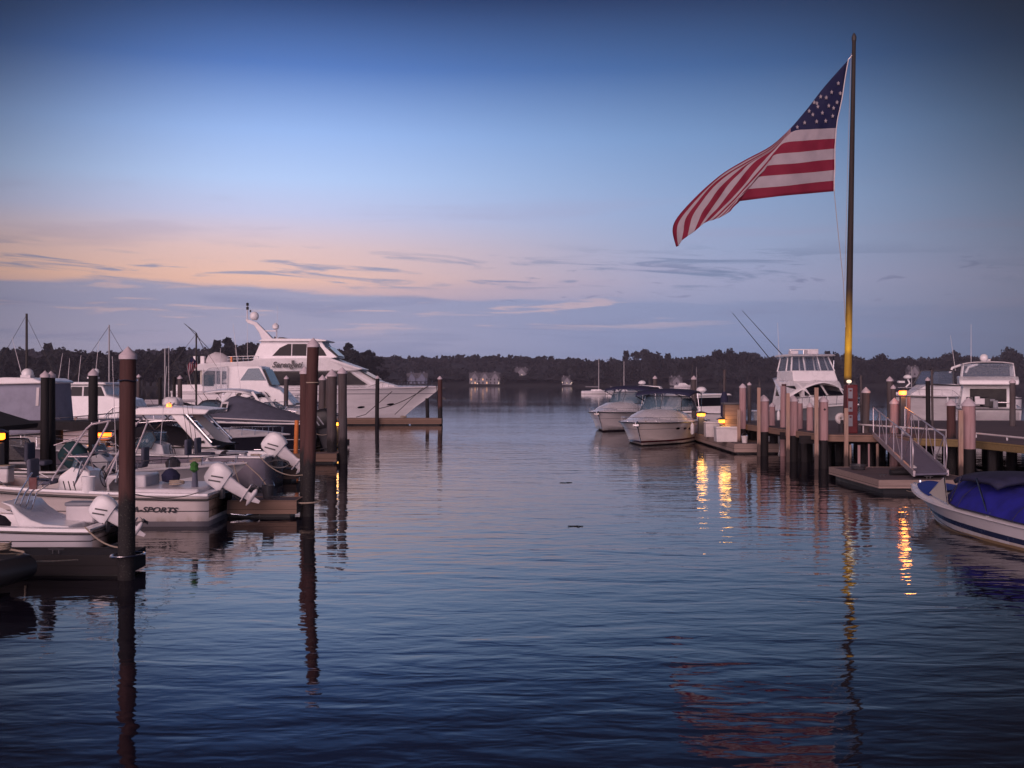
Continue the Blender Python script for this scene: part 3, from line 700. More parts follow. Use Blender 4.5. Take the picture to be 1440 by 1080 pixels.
# aft deck: bulwark, posts, dark block for the interior shade, tender on top
mb = MB(); mb.tprism([(.1, 2.4), (yx(345), 2.45), (yx(345), yz(540)), (.1, yz(541))], lambda a, c: 2.5); mb.build('aft_bulwark', 'white', Y.r, bevel=.03)
for q in (294, 336): MB().box((yx(q), -2.3, (yz(540) + yz(521)) / 2), (.28, .12, yz(521) - yz(540))).build('aft_post', 'cream', Y.r)
MB().box((yx(315), 0, (yz(540) + yz(522)) / 2), (yx(332) - yx(298), 3.4, yz(522.5) - yz(540))).build('aft_interior_shade', 'darktint', Y.r)  # dark block stands in for shade in the open space under the overhang
mb = MB(); mb.loft([[(x, -1.5 + .95 * hw * math.cos(a), yz(511) + max(0, .9 * h * math.sin(a))) for a in [i * PI / 8 for i in range(9)]] for x, hw, h in
     ((yx(296), .35, .35), (yx(300), .8, .75), (yx(308), 1, 1), (yx(318), 1, .9), (yx(325), .7, .6), (yx(330), .25, .3))])
t_ = mb.build('covered_tender', 'whitecanvas', Y.r)
for q in (282, 293): MB().box((yx(q), -1.9, yz(508)), (.32, .4, .75)).build('deck_locker', 'white', Y.r, bevel=.04)
mb = MB()
mb.tube([(yx(330), -2.45, yz(502.5)), (yx(372), -2.45, yz(501.5))], .025); mb.tube([(yx(330), -2.45, yz(506)), (yx(372), -2.45, yz(505))], .018)
for q in range(330, 373, 7): mb.tube([(yx(q), -2.45, yz(511)), (yx(q), -2.45, yz(501.6))], .02)
mb.build('flybridge_rail', 'steel', Y.r)
MB().box((yx(335), -2.52, yz(506.5)), (.14, .06, .45)).build('life_ring_strap', 'orange', Y.r)
Y.rail(.73, .99, .42, .12, .018, 9)
MB().prism([(yx(452), yz(503.5)), (yx(513), yz(518.5)), (yx(514), yz(519.6)), (yx(506), yz(519.2))], -2.4, -2.36).build('brow_trim', 'white2', Y.r)
mb = MB(); mb.tube([(Y.L - .35, 0, 2.6), (Y.L + .25, 0, 2.75)], .06); mb.prism([(Y.L - .1, 1.9), (Y.L + .45, 1.75), (Y.L + .1, 2.05)], -.05, .05); mb.build('bow_anchor', 'dgrey', Y.r)
mb = MB(); mb.tube([Vector((yx(555), -2.2, 2.5)), Vector((yx(520), -2.9, .7)), Vector((yx(508), -3.2, .5))], .03, 5); mb.tube([Y.sh_pt(.93, -1, -.02, -.1), Vector((yx(560), -2.9, .7))], .025, 5); mb.build('mooring_line', 'black', Y.r)
# ---- white sedan cruiser in front of it -----------------------------------
H = Boat('sedan_cruiser', 'white sedan cruiser with big side window and aft enclosure in front of the big yacht', 'cruiser', (X(236, 65), 65.5), 0, 8.1, 3.3, 1.95, 1.5, .4, 1.3, .5)
M['hullwhite'] = hullmat('white_hull', (.78, .75, .78), (.02, .02, .03), .06)
H.hull('hullwhite'); H.rub(.03, 'dgrey'); H.deck(.02); H.rail(.6, .99, .5)
def hx(px): return (px - 244) * 65 / 1500
def hz(py): return Z(py, 65)
hw_ = lambda x, z: 1.42 - .12 * (z - 2) - max(0, (x - hx(385))) * .22
mb = MB(); mb.tprism([(hx(332), 1.5), (hx(424), 1.85), (hx(405), hz(548)), (hx(391), hz(543)), (hx(379), hz(516)), (hx(374), hz(514.5)), (hx(332), hz(515))], hw_); hc = mb.build('cabin', 'white', H.r, ang=25, bevel=.05)
MB().side([(hx(350), hz(535)), (hx(361), hz(518.5)), (hx(376), hz(518)), (hx(386), hz(535))], hw_, .015).build('side_window', 'glass', hc)
MB().side([(hx(365), hz(558)), (hx(392), hz(558)), (hx(386), hz(551)), (hx(368), hz(551))], hw_, .015).build('lower_window', 'darktint', hc)
MB().loft([[(hx(381), y, hz(519)) for y in (-1, 1)] + [(hx(391) + .02, y, hz(541)) for y in (1.1, -1.1)], [(hx(381) + .1, y, hz(519)) for y in (-1, 1)] + [(hx(391) + .12, y, hz(541)) for y in (1.1, -1.1)]]).build('windshield', 'darktint', hc)
mb = MB(); mb.tprism([(hx(298), hz(553)), (hx(333), hz(553)), (hx(333), hz(516)), (hx(306), hz(518)), (hx(299), hz(526))], lambda a, c: 1.38); mb.build('aft_enclosure', 'vinyl', H.r, bevel=.04)
mb = MB()
for q in (299.5, 325, 333):
    for sd_ in (-1, 1): mb.tube([(hx(q), sd_ * 1.4, hz(552)), (hx(q), sd_ * 1.4, hz(517))], .03)
mb.tube([(hx(299), -1.4, hz(526)), (hx(308), -1.4, hz(517)), (hx(333), -1.4, hz(515))], .03); mb.build('enclosure_frame', 'white', H.r)
MB().box((hx(305), -1.2, hz(535)), (.7, .1, .7)).build('hanging_towel', 'teal', H.r); radome(H.r, (hx(325), 0, hz(538)), .3)
# ---- generic express cruiser ----------------------------------------------
def express(label, loc, rz, L_=9.6, B_=3.2, fb=1.35, fs=1.0, canvas='navy', hullm='hullwhite', name='express_cruiser', arch=True, top=True, hard=False, dome=True, group=None, rails=True, open_sides=True, topz=1.05, wsz=.62, rubm='dgrey', archm='white', rake=1.5, pw=2.3, chb=.24, railh=.5, trunk=.30):
    b = Boat(name, label, 'cruiser', loc, rz, L_, B_, fb, fs, .4, rake, .45, pw, 1.3, .95, chb, group)
    b.hull(hullm, 26); b.rub(.035, rubm); b.deck(.40, 1, .07); b.gunwale(0, .42, .25, .35)
    # raised foredeck trunk
    ty = lambda x, z: max(.05, b.hb(min(1, x / L_)) - .38)
    P = []
    for i in range(13):
        t = lerp(.36, .86, i / 12); k = math.sin(min(1, (1 - i / 12) * 1.6) * PI / 2) * trunk + .02; hw = max(.08, b.hb(t) - .34)
        z = b.sz(t); P.append([(t * L_, hw * a, z + .02 + k * (1 - abs(a) ** 4) + .05 * (1 - a * a)) for a in (-1, -.93, -.8, -.5, 0, .5, .8, .93, 1)])
    MB().grid(P).build('foredeck_trunk', 'white', b.r)
    for t in (.58, .68): MB().box((t * L_, 0, b.sz(t) + .36 - (t - .58) * 1.0), (.5, .55, .04)).build('deck_hatch', 'darktint', b.r, bevel=.015)
    z0 = b.sz(.45) + trunk - .02; bot, tp = glass_wrap(b.r, L_ * .26, L_ * .50, B_ * .43, z0, wsz, .85, 16, frame='dgrey')
    zt = z0 + topz
    if top:
        xs = [L_ * (.10 + .34 * i / 5) for i in range(6)]; hws = [B_ * q for q in (.40, .42, .43, .43, .42, .39)]
        zs = [zt - .10, zt, zt + .04, zt + .03, zt - .03, zt - .2]
        if hard: canopy(b.r, xs, hws, zs, .12, 'white', 'hardtop', .07)
        else: canopy(b.r, xs, hws, zs, .14, canvas, 'bimini_top', .02, drop=.08)
        # clear curtain from top to windshield
        A = [Vector((xs[-1], hws[-1] * a, zs[-1] + (.12 if not hard else .1) * (1 - abs(a) ** 2.6))) for a in [lerp(-1, 1, i / 16) for i in range(17)]]
        MB().grid([[p, q] for p, q in zip(tp, A)]).build('front_curtain', 'vinyl', b.r, solid=.006)
        for sd_ in (-1, 1):
            if not open_sides:
                MB().grid([[(x, sd_ * hw, z - .08), (x, sd_ * B_ * .44, b.sz(.2) + .3)] for x, hw, z in zip(xs, hws, zs)]).build('side_curtain', 'vinyl', b.r, solid=.006)
        mb = MB()
        for x_, xb in ((xs[0], L_ * .22), (xs[2], L_ * .24), (xs[4], L_ * .27)):
            for sd_ in (-1, 1): mb.tube([(x_, sd_ * B_ * .41, zt - .02), (xb, sd_ * B_ * .46, b.sz(.25) + .1)], .016, 6)
        mb.build('canopy_frame', 'steel', b.r)
        # strip of canvas joining the corners, as on a laced enclosure
        for q in (0, 4, 8, 12, 16): MB().tube([tp[q], A[q]], .028, 5).build('curtain_seam', canvas if not hard else 'navy', b.r)
    if arch:
        mb = MB()
        P = [(-B_ * .46, b.sz(.1) + .05), (-B_ * .45, zt - .25), (-B_ * .38, zt + .12), (0, zt + .2), (B_ * .38, zt + .12), (B_ * .45, zt - .25), (B_ * .46, b.sz(.1) + .05)]
        mb.loft([[(L_ * .07 + (z - fs) * -.25 + s1, y * k, z + dz) for s1, k, dz in ((0, 1, 0), (.5, 1, 0), (.5, .95, -.06), (0, .95, -.06))] for y, z in P]); mb.build('radar_arch', archm, b.r, ang=50, bevel=.02)
        if dome: radome(b.r, (L_ * .03, 0, zt + .32), .28)
    if rails: b.rail(.45, .985, railh, .1, .009, 7)
    portlights(b, (.55, .63, .72), .80, lx=.2, rz_=.06)
    b.cleats((.05, .9)); mb = MB(); mb.tube([(L_ - .1, 0, fb + .03), (L_ + .28, 0, fb - .02)], .04); mb.box((L_ + .12, 0, fb - .12), (.28, .3, .1)); mb.build('bow_anchor', 'steel', b.r)
    mb = MB(); mb.box((-.35, 0, .32), (.75, B_ * .86, .08)); mb.build('swim_platform', 'white', b.r, bevel=.03)
    seat = MB(); seat.box((L_ * .16, 0, .75), (.8, B_ * .7, .5)); seat.box((L_ * .30, .55, 1.0), (.5, .55, 1.0)); seat.build('helm_seats', 'cream', b.r, bevel=.06)
    mb = MB(); cx, cz = L_ * .36, fs + .75
    mb.tube([(cx + .06 * math.sin(a), -.6 + .2 * math.cos(a), cz + .2 * math.sin(a)) for a in [i * PI / 8 for i in range(16)]], .015, 6, closed=True); mb.tube([(cx + .2, -.6, cz - .1), (cx, -.6, cz)], .02); mb.build('steering_wheel', 'dgrey', b.r)
    return b
M['hullstripe'] = hullmat('cream_hull_with_dark_red_boot_stripe', (.88, .81, .79), (.015, .015, .02), .05, stripes=[(.16, .26, (.10, .02, .03)), (.84, .87, (.45, .40, .42))])
M['hullstripe2'] = hullmat('cream_hull_with_thin_bands', (.88, .81, .80), (.05, .03, .04), .09, stripes=[(.84, .87, (.45, .40, .42))])
R2 = express('nearer of two white cruisers at the lamp-lit float, navy top and dark red waterline stripe', (9.75, 62.4), math.atan2(-9.4, -3.5), 10.2, 3.75, 1.22, 1.05, 'navy', 'hullstripe', topz=1.0, arch=False, wsz=.78, rake=1.0, pw=3.0, chb=.5, railh=.24, trunk=.58)
R1 = express('farther of two moored white cruisers, plain cream hull half hidden behind the nearer one', (9.6, 78), math.atan2(-9.2, -4.0), 10.2, 3.75, 1.30, 1.1, 'navy', 'hullstripe2', topz=1.06, arch=True, dome=True, wsz=.78, rake=1.0, pw=3.0, chb=.5, railh=.26, trunk=.6)
text_mesh('registration_lettering', 'NJ 8742', .17, 'dgrey', R2.r, Matrix.Translation((0, 0, 0)), thick=.002) if False else None
for t in (.35, .6): R2.fender(t, 1)
G = None
# dark-hulled cruiser with grey cockpit cover (left)
M['hullnavy'] = hullmat('dark_navy_hull', (.014, .014, .026), (.01, .01, .012), .08, stripes=[(.62, .66, (.5, .48, .5)), (.17, .2, (.45, .42, .45))], grime=(.03, .03, .03))
G = Boat('covered_cruiser', 'dark navy hulled cruiser under a grey tent cover with a square clear patch', 'cruiser', (X(434, 48), 49.4), PI, 11, 3.3, 1.75, 1.36, .4, 1.5, .5)
G.hull('hullnavy', 26); G.rub(.04, 'white2'); G.deck(.5); G.gunwale(0, .52, .25, .4); G.rail(.5, .985, .5)
def tent(b, rows, m, name='boat_cover'):
    P = []
    for x, hw, zr, ze in rows:
        P.append([(x, hw * a, ze + (zr - ze) * (1 - abs(a)) ** .85 + .03 * math.sin(x * 5 + a * 6)) for a in [lerp(-1, 1, j / 12) for j in range(13)]])
    o = MB().grid(P).build(name, m, b.r, ang=60, solid=.015); return o
gx = lambda px: (434 - px) * 48 / 1500
cv = tent(G, [(gx(434) + .05, 1.5, 1.42, 1.4), (gx(424), 1.58, 1.55, 1.42), (gx(400), 1.6, 1.85, 1.42), (gx(370), 1.62, 2.15, 1.43), (gx(345), 1.63, 2.42, 1.45), (gx(322), 1.64, 2.62, 1.47), (gx(312), 1.64, 2.5, 1.48), (gx(290), 1.6, 1.95, 1.52), (gx(272), 1.5, 1.62, 1.56)], 'greycanvas')
f_ = MB(); f_.box((gx(313), 1.12, 2.12), (.32, .03, .42)); f_.v = [(x, y + (2.12 - z) * .72, z) for x, y, z in f_.v]; f_.build('cover_patch_frame', 'whitecanvas', cv)
f_ = MB(); f_.box((gx(313), 1.135, 2.12), (.2, .03, .22)); f_.v = [(x, y + (2.12 - z) * .72, z) for x, y, z in f_.v]; f_.build('clear_patch', 'black', cv)
MB().tube([(gx(427), 1.6, 1.45), (gx(380), 1.66, 1.5), (gx(340), 1.68, 1.56), (gx(300), 1.66, 1.62)], .03).build('cover_hem', 'whitecanvas', cv)
for yy in (-.4, .4): outboard(G.r, (-.15, yy, 1.0), 12, 1.25, 'black', 'dgrey', 'grey')
# white hardtop express behind it
G2 = express('white express cruiser with a curved white hardtop and slanted struts, behind the grey tent cover', (X(270, 56), 56.6), 0, 7.7, 3.1, 1.5, 1.3, 'navy', 'hullwhite', arch=False, hard=True, topz=1.05)
def slab_strut(b, pts, wd_, th, m='white', name='hardtop_strut'):
    for sd_ in (-1, 1):
        mb = MB(); mb.beam((pts[0][0], sd_ * pts[0][1], pts[0][2]), (pts[1][0], sd_ * pts[1][1], pts[1][2]), th, wd_); mb.build(name, m, b.r, bevel=.02)
slab_strut(G2, [(1.0, 1.35, 1.4), (2.2, 1.25, 2.75)], .25, .08); slab_strut(G2, [(4.0, 1.3, 1.75), (3.3, 1.2, 2.72)], .14, .06)
# second dark windowed cruiser next to it
G3 = express('low white cruiser with dark wraparound windows moored ahead of the sedan cruiser', (X(335, 60.6), 61), 0, 5.8, 2.6, 1.45, 1.3, 'navy', 'hullwhite', arch=False, top=False, wsz=.45)
# ---- radar-arch boat with black cover --------------------------------------
F1 = Boat('arch_boat', 'white walkaround boat with a broad slanted radar arch and black cockpit cover', 'motorboat', (X(306, 36.5), 37.6), PI, 8.2, 2.7, 1.35, 1.0, .35, 1.2, .5)
F1.hull('hullwhite', 22); F1.rub(.03, 'black'); F1.deck(.45); F1.gunwale(0, .47, .2, .3)
fx = lambda px: (306 - px) * 36.5 / 1500
fz = lambda py: Z(py, 36.5)
for sd_ in (-1, 1):
    mb = MB(); A = [(fx(305), sd_ * 1.28, fz(632)), (fx(283), sd_ * 1.28, fz(630)), (fx(238), sd_ * 1.12, fz(581)), (fx(255), sd_ * 1.12, fz(581)), (fx(296), sd_ * 1.28, fz(622))]
    mb.loft([A, [(x, y - sd_ * .1, z) for x, y, z in A]]); ar = mb.build('radar_arch', 'white', F1.r, bevel=.03)
MB().box((fx(287), 1.29, fz(621)), (.12, .03, .09)).build('arch_vent', 'black', ar)
mb = MB(); mb.tprism([(fx(296), fz(576)), (fx(290), fz(583)), (fx(192), fz(584)), (fx(188), fz(576)), (fx(198), fz(573)), (fx(255), fz(572.5))], lambda a, c: 1.2 - .1 * (c - 2.2)); ht = mb.build('hardtop', 'white', F1.r, bevel=.04)
MB().lathe([(.005, -.05), (.10, -.03), (.09, .05), (.02, .1)], 10, (fx(231), .6, fz(571))).build('masthead_light', 'lamporange', ht)
antenna(ht, (fx(232), .7, fz(572)), 2.1, r=.012); 
for sd_ in (-1, 1):
    mb = MB(); mb.tube([(fx(200), sd_ * 1.1, fz(583)), (fx(218), sd_ * 1.15, fz(605)), (fx(240), sd_ * 1.1, fz(583))], .025)
    mb.tube([(fx(178), sd_ * 1.2, fz(596)), (fx(245), sd_ * 1.2, fz(591))], .018); mb.tube([(fx(262), sd_ * 1.15, fz(582)), (fx(300), sd_ * 1.3, fz(622))], .05); mb.build('hardtop_braces', 'steel', F1.r)
tent(F1, [(fx(312), 1.2, 1.02, .98), (fx(290), 1.26, 1.15, 1.0), (fx(262), 1.3, 1.4, 1.05), (fx(236), 1.32, 1.62, 1.08), (fx(205), 1.33, 1.72, 1.12), (fx(180), 1.33, 1.62, 1.16), (fx(150), 1.2, 1.4, 1.2)], 'blackcanvas')
# dark-sided cuddy with pale foredeck
M['hullslate'] = hullmat('dark_slate_hull', (.05, .05, .075), (.01, .01, .012), .08, grime=(.05, .05, .05))
F2 = Boat('cuddy_boat', 'cuddy boat with dark slate hull and pale foredeck pointing right behind the radar arch', 'motorboat', (X(158, 42), 43.3), 0, 6.7, 2.5, 1.12, .95, .35, 1.2, .45)
F2.hull('hullslate'); F2.rub(.03, 'white2'); F2.deck(.42, 1, .09); F2.gunwale(0, .44, .2, .3); bo, to = glass_wrap(F2.r, 2.2, 3.4, 1.05, 1.15, .45, .5, 12); F2.rail(.55, .985, .32)
P = []
for i in range(11):
    t = lerp(.45, .88, i / 10); k = math.sin((1 - i / 10) * PI / 2) ** .6 * .34; hw = max(.08, F2.hb(t) - .2); P.append([(t * 6.7, hw * a, F2.sz(t) + .03 + k * (1 - abs(a) ** 4)) for a in (-1, -.9, -.7, -.35, 0, .35, .7, .9, 1)])
MB().grid(P).build('cabin_trunk', 'white', F2.r)
# ---- open boats in the left foreground --------------------------------------
M['hullB'] = hullmat('white_hull_black_bands', (.72, .64, .62), (.16, .15, .17), .12, stripes=[(.335, .355, (.02, .02, .03))])
Bt = Boat('center_console_boat', 'white fishing boat with black lettering and a tilted-up outboard, beside the tallest piling', 'motorboat', (X(291, 23.6), 24.75), PI, 7.2, 2.4, 1.05, .70, .35, 1.1, .5, group=None)
Bt.hull('hullB', 26); Bt.rub(.028, 'black', -.10); Bt.rub(.012, 'white2', -.02, name='gunwale_moulding'); Bt.gunwale(0, .74, .24, .22); Bt.deck(.72)
pl = Bt.pt(.19, .72, 1)
tx = Bt.pt(.30, .66, 1); tb_ = Bt.pt(.05, .66, 1)
# side lettering laid on the hull plane between two stations (faces the viewer)
p0 = Bt.pt(.315, .70, 1); p1 = Bt.pt(.105, .70, 1); pu = Bt.pt(.21, .86, 1) - Bt.pt(.21, .70, 1)
ex = (p1 - p0).normalized(); ez = (pu - ex * pu.dot(ex)).normalized(); en = ex.cross(ez).normalized()
if en.y < 0: en = -en
mt_ = Matrix(((ex.x, ez.x, en.x, p0.x + en.x * .018), (ex.y, ez.y, en.y, p0.y + en.y * .018), (ex.z, ez.z, en.z, p0.z + en.z * .018), (0, 0, 0, 1)))
text_mesh('side_lettering', 'HYDRA-SPORTS', .165, 'dgrey', Bt.r, mt_, shear=.3, spacing=1.02, thick=.004, sx=1.32)
mb = MB()
for t0, t1, w0, w1, wt in ((.62, .10, .40, .33, .0),):
    for sd_ in (-1, 1):
        q = [Bt.pt(lerp(t0, t1, i / 12), lerp(.55, .40, i / 12), sd_) + Vector((0, sd_ * .012, .05 * (1 - i / 12))) for i in range(13)]; q2 = [Bt.pt(lerp(t0, t1, i / 12), lerp(.52, .398, i / 12), sd_) + Vector((0, sd_ * .012, 0)) for i in range(13)]
        mb.grid([[a, c] for a, c in zip(q, q2)])
mb.build('side_swoosh', 'black', Bt.r, solid=.006)
console(Bt.r, 3.2, .22, 1.05, .85, .8)
bx_ = lambda px: (291 - px) * 23.8 / 1500
bz = lambda py: Z(py, 23.8)
# seat box / leaning post, bucket, transom cloth
mb = MB(); mb.box((bx_(163), 0, .62), (.9, 1.0, .95)); mb.build('leaning_post', 'white2', Bt.r, bevel=.05)
mb = MB(); mb.box((bx_(228), 0, .62), (1.5, 1.9, .42)); mb.build('aft_seat', 'white2', Bt.r, bevel=.05)
# tower of slanted tubes (folded canopy frame)
mb = MB()
def bp_(px, py, y): return (bx_(px), y, bz(py))
for y in (.95, -.75):
    dxp = 0 if y > 0 else 34
    mb.tube([bp_(69 + dxp, 676, y), bp_(82 + dxp, 655, y), bp_(118 + dxp, 603 - (0 if y > 0 else 4), y), bp_(125 + dxp, 597 - (0 if y > 0 else 4), y), bp_(150 + dxp * .2, 592, y * .9)], .022)
    mb.tube([bp_(100 + dxp, 683, y), bp_(146 + dxp * .6, 600, y), bp_(149 + dxp * .5, 593, y)], .022)
mb.tube([bp_(125, 595, .95), bp_(159, 590, -.75)], .02); mb.tube([bp_(92, 642, .95), bp_(120, 642, .95)], .018); mb.tube([bp_(92, 642, .95), bp_(128, 638, -.75)], .016)
mb.tube([bp_(136, 592, .95), bp_(150, 590, -.75)], .02)
for (a, c), (d, e) in (((74, 631), (108, 668)), ((140, 668), (168, 596)), ((134, 680), (160, 610)), ((110, 640), (112, 662)), ((60, 628), (104, 612))):
    mb.tube([bp_(a, c, .5), bp_(d, e, .3)], .014)
mb.build('canopy_frame', 'alu', Bt.r)
MB().lathe([(.13, 0), (.155, .36), (.15, .36), (.125, .02)], 14, (bx_(124), 1.08, bz(692))).build('white_bucket', 'white', Bt.r)
MB().lathe([(.08, 0), (.05, .5), (.02, .55)], 9, (bx_(262), .5, .78)).build('furled_towel', 'greycanvas', Bt.r)
MB().lathe([(.02, -.06), (.10, .0), (.085, .08), (.10, .13), (.03, .19)], 9, (bx_(262), .55, 1.22)).build('green_cloth', 'green', Bt.r)
for q in (104, 160): MB().tube([bp_(q, 678, 1.0), bp_(q + 9, 648, 1.0)], .02).build('rod_holder', 'steel', Bt.r)
rc = MB()
for k in range(3): rc.tube([bp_(88 + k * 7, 676, 1.05), bp_(93 + k * 7, 690, 1.1)], .012, 5)
rc.build('dark_strap', 'black', Bt.r)
outboard(Bt.r, (-.06, .1, .74), 56, .72, 'white', 'white2', 'dgrey')
mb = MB(); 
for k in range(4): mb.tube([(-.1, -.7 + .05 * k, .35), (-.45, -.7 + .05 * k, .30 - .05 * k), (-.75, -.6, .22 - .05 * k), (-.45, -.5, .06), (-.1, -.45, .1)], .014, 6)
mb.build('boarding_ladder', 'steel', Bt.r)
# bow sprayhood and windshield of the boat beside it
A2 = Boat('runabout', 'small white runabout with sloping windshield and teal outboard at the left edge', 'motorboat', (X(92, 27), 27.6), PI, 6.4, 2.3, 1.15, .95, .35, 1, .5)
A2.hull('hullwhite'); A2.rub(.025, 'dgrey'); A2.deck(.5); A2.gunwale(0, .52, .2, .3); glass_wrap(A2.r, 1.7, 3.3, 1.0, 1.1, .62, 1.2, 12, frame='steel')
outboard(A2.r, (-.05, .1, 1.0), 52, .8, 'teal', 'dgrey', 'black'); pass
# nearest skiff
A = Boat('skiff', 'small white skiff with black-striped tilted outboard behind the near left finger dock', 'motorboat', (X(126, 19.4), 20.3), PI, 5.6, 1.9, .8, .50, .25, .8, .5)
M['hullA'] = hullmat('skiff_hull', (.60, .58, .62), (.10, .10, .12), .08, stripes=[(.30, .32, (.03, .03, .04))])
A.hull('hullA'); A.rub(.024, 'black', -.05); A.gunwale(0, .75, .2, .12); A.deck(.74)
ax = lambda px: (126 - px) * 19.5 / 1500
az_ = lambda py: Z(py, 19.5)
outboard(A.r, (-.02, .1, .56), 56, .6, 'white', 'white2', 'dgrey')
mb = MB(); mb.tprism([(ax(90), .14), (ax(30), .14), (ax(4), .9), (ax(-10), 1.0), (ax(-30), .2), (ax(8), .92), (ax(16), .86), (ax(30), .72), (ax(45), .62), (ax(90), .58)][:4] + [(ax(-12), .2), (ax(30), .15)][:0] + [(ax(8), .94), (ax(18), .80), (ax(34), .66), (ax(52), .58), (ax(88), .55)], lambda a, c: .62)
mb.build('seat_moulding', 'white', A.r, bevel=.03)
mb = MB()
for k in range(4): mb.tube([(ax(2 + k * 6), .5 - .1 * k, .8), (ax(14 + k * 5), .5 - .1 * k, 1.15), (ax(30 + k * 5), .45 - .1 * k, az_(667 + k * 6))], .016)
mb.tube([(ax(26), .5, 1.4), (ax(45), .2, 1.35)], .02); mb.build('rod_rack', 'steel', A.r)
MB().loft([[(ax(34) + x, .52 + y, z) for x, y in ((-.07, -.02), (.07, -.02), (.07, .02), (-.07, .02))] for z in (1.22, 1.44)]).build('red_cloth', 'red', A.r)
# bow-out skiff behind the lettered boat
Cb = Boat('bow_out_boat', 'white open boat pointing its bow right, with a line running down from it', 'motorboat', (X(-5, 29.5), 30.2), 0, 6.75, 2.3, .92, .70, .35, 1.0, .5)
M['hullC'] = hullmat('plain_white_hull', (.66, .62, .64), (.10, .09, .11), .08)
Cb.hull('hullC', 26); Cb.rub(.03, 'white2', 0); Cb.gunwale(0, .8, .22, .2); Cb.deck(.78); Cb.rail(.3, .985, .26, .12, .012, 6); Cb.cleats((.55, .92)); console(Cb.r, 2.6, .2, 1.0)
MB().tube([Cb.sh_pt(.985, 1, .02, .05), (Cb.L + .55, -.8, .62), (Cb.L + 1.1, -1.6, .22)], .014, 6).build('mooring_line', 'rope', Cb.r)
for q in (.52, .66): MB().lathe([(.0, -.05), (.06, 0), (0, .05)], 8, Cb.pt(q, .9, -1) + Vector((0, -.03, 0))).build('running_light', 'orange', Cb.r)
# long boat with purple-grey side and big outboard
D_ = Boat('stern_out_boat', 'long grey sided fishing boat with a big pale outboard tilted above the second finger dock', 'motorboat', (X(376, 32), 32.9), PI - .03, 8.2, 2.6, 1.25, .97, .4, 1.2, .5)
M['hullD'] = hullmat('grey_hull', (.30, .27, .33), (.05, .05, .06), .08)
D_.hull('hullD'); D_.rub(.035, 'white', 0); D_.gunwale(0, .7, .24, .3); D_.deck(.68); D_.cleats((.1, .6)); console(D_.r, 3.6, .3, 1.1, .9)
outboard(D_.r, (-.1, .1, .92), 50, .88, 'white', 'white2', 'dgrey')
mb = MB(); mb.tube([(-.35 + .3 * math.cos(a), .75, .75 + .12 * math.sin(a)) for a in [i * PI / 6 for i in range(12)]], .03, 6, closed=True); mb.build('steering_hose_loop', 'dgrey', D_.r)
# ---- canvas-covered cruiser, hardtop cruiser, far boats at left --------------
I_ = Boat('enclosed_cruiser', 'cruiser fully enclosed in pale blue-grey canvas with a round radar on top', 'cruiser', (X(-60, 36) - .95, 37.6), 0, 6.3, 2.9, 1.75, 1.3, .4, 1.2, .5)
I_.hull('hullwhite'); I_.rub(.03, 'dgrey'); I_.deck(.3); I_.rail(.55, .985, .45, mid=True)
ix = lambda px: (px + 60) * 36 / 1500
iz = lambda py: Z(py, 36)
mb = MB(); mb.tprism([(ix(-20), 1.3), (ix(94), 1.5), (ix(92), iz(552)), (ix(92), iz(539)), (ix(85), iz(535)), (ix(70), iz(533.5)), (ix(20), iz(536)), (ix(13), iz(540)), (ix(7), iz(556))], lambda a, c: 1.38 - .12 * (c - 1.5)); en_ = mb.build('canvas_enclosure', 'palecanvas', I_.r, ang=25, bevel=.05)
mb = MB(); mb.tprism([(ix(13), iz(541)), (ix(93), iz(539.5)), (ix(93), iz(536)), (ix(80), iz(531.5)), (ix(40), iz(530.5)), (ix(22), iz(532)), (ix(14), iz(536))], lambda a, c: 1.36); mb.build('hardtop', 'white', I_.r, ang=25, bevel=.04)
sphere_dome(I_.r, (ix(48), 0, iz(525.5)), .2); MB().box((ix(48), 0, iz(531)), (.35, .35, .2)).build('radar_base', 'white2', I_.r)
MB().side([(ix(84), iz(571)), (ix(88), iz(571)), (ix(88), iz(545)), (ix(84), iz(545))], lambda a, c: 1.40 - .12 * (c - 1.5), .01).build('canvas_seam', 'whitecanvas', en_)
J = Boat('hardtop_cruiser', 'white hardtop cruiser with dark side glass and a radar pod, left of the tallest piling', 'cruiser', (X(70, 48) - .9, 49.5), 0, 6.6, 2.9, 1.7, 1.5, .4, 1.2, .5)
J.hull('hullwhite'); J.rub(.03, 'dgrey'); J.deck(.02); J.rail(.5, .985, .5, mid=True)
jx = lambda px: (px - 70) * 48 / 1500
jz = lambda py: Z(py, 48)
jy = lambda a, c: 1.3 - .15 * (c - 2)
mb = MB(); mb.tprism([(jx(95), 1.6), (jx(215), 1.6), (jx(200), jz(562)), (jx(175), jz(556)), (jx(168), jz(541)), (jx(108), jz(541)), (jx(100), jz(556))], jy); jc = mb.build('cabin', 'white', J.r, ang=25, bevel=.05)
MB().side([(jx(103), jz(557)), (jx(172), jz(557)), (jx(166), jz(544)), (jx(109), jz(544))], jy, .015).build('side_window', 'darktint', jc)
for q in (122, 140, 157): MB().side([(jx(q), jz(557)), (jx(q) + .07, jz(557)), (jx(q) + .07, jz(544)), (jx(q), jz(544))], jy, .03, .02).build('window_post', 'white2', jc)
mb = MB(); mb.tprism([(jx(103), jz(541)), (jx(176), jz(541)), (jx(172), jz(537.5)), (jx(110), jz(537))], lambda a, c: 1.35); mb.build('hardtop', 'white', J.r, bevel=.04)
MB().box((jx(144), 0, jz(532)), (.18, .18, .32)).build('radar_stalk', 'white2', J.r); MB().box((jx(141), 0, jz(531)), (.5, .2, .08)).build('radar_arm', 'white', J.r); sphere_dome(J.r, (jx(145), 0, jz(522)), .14)
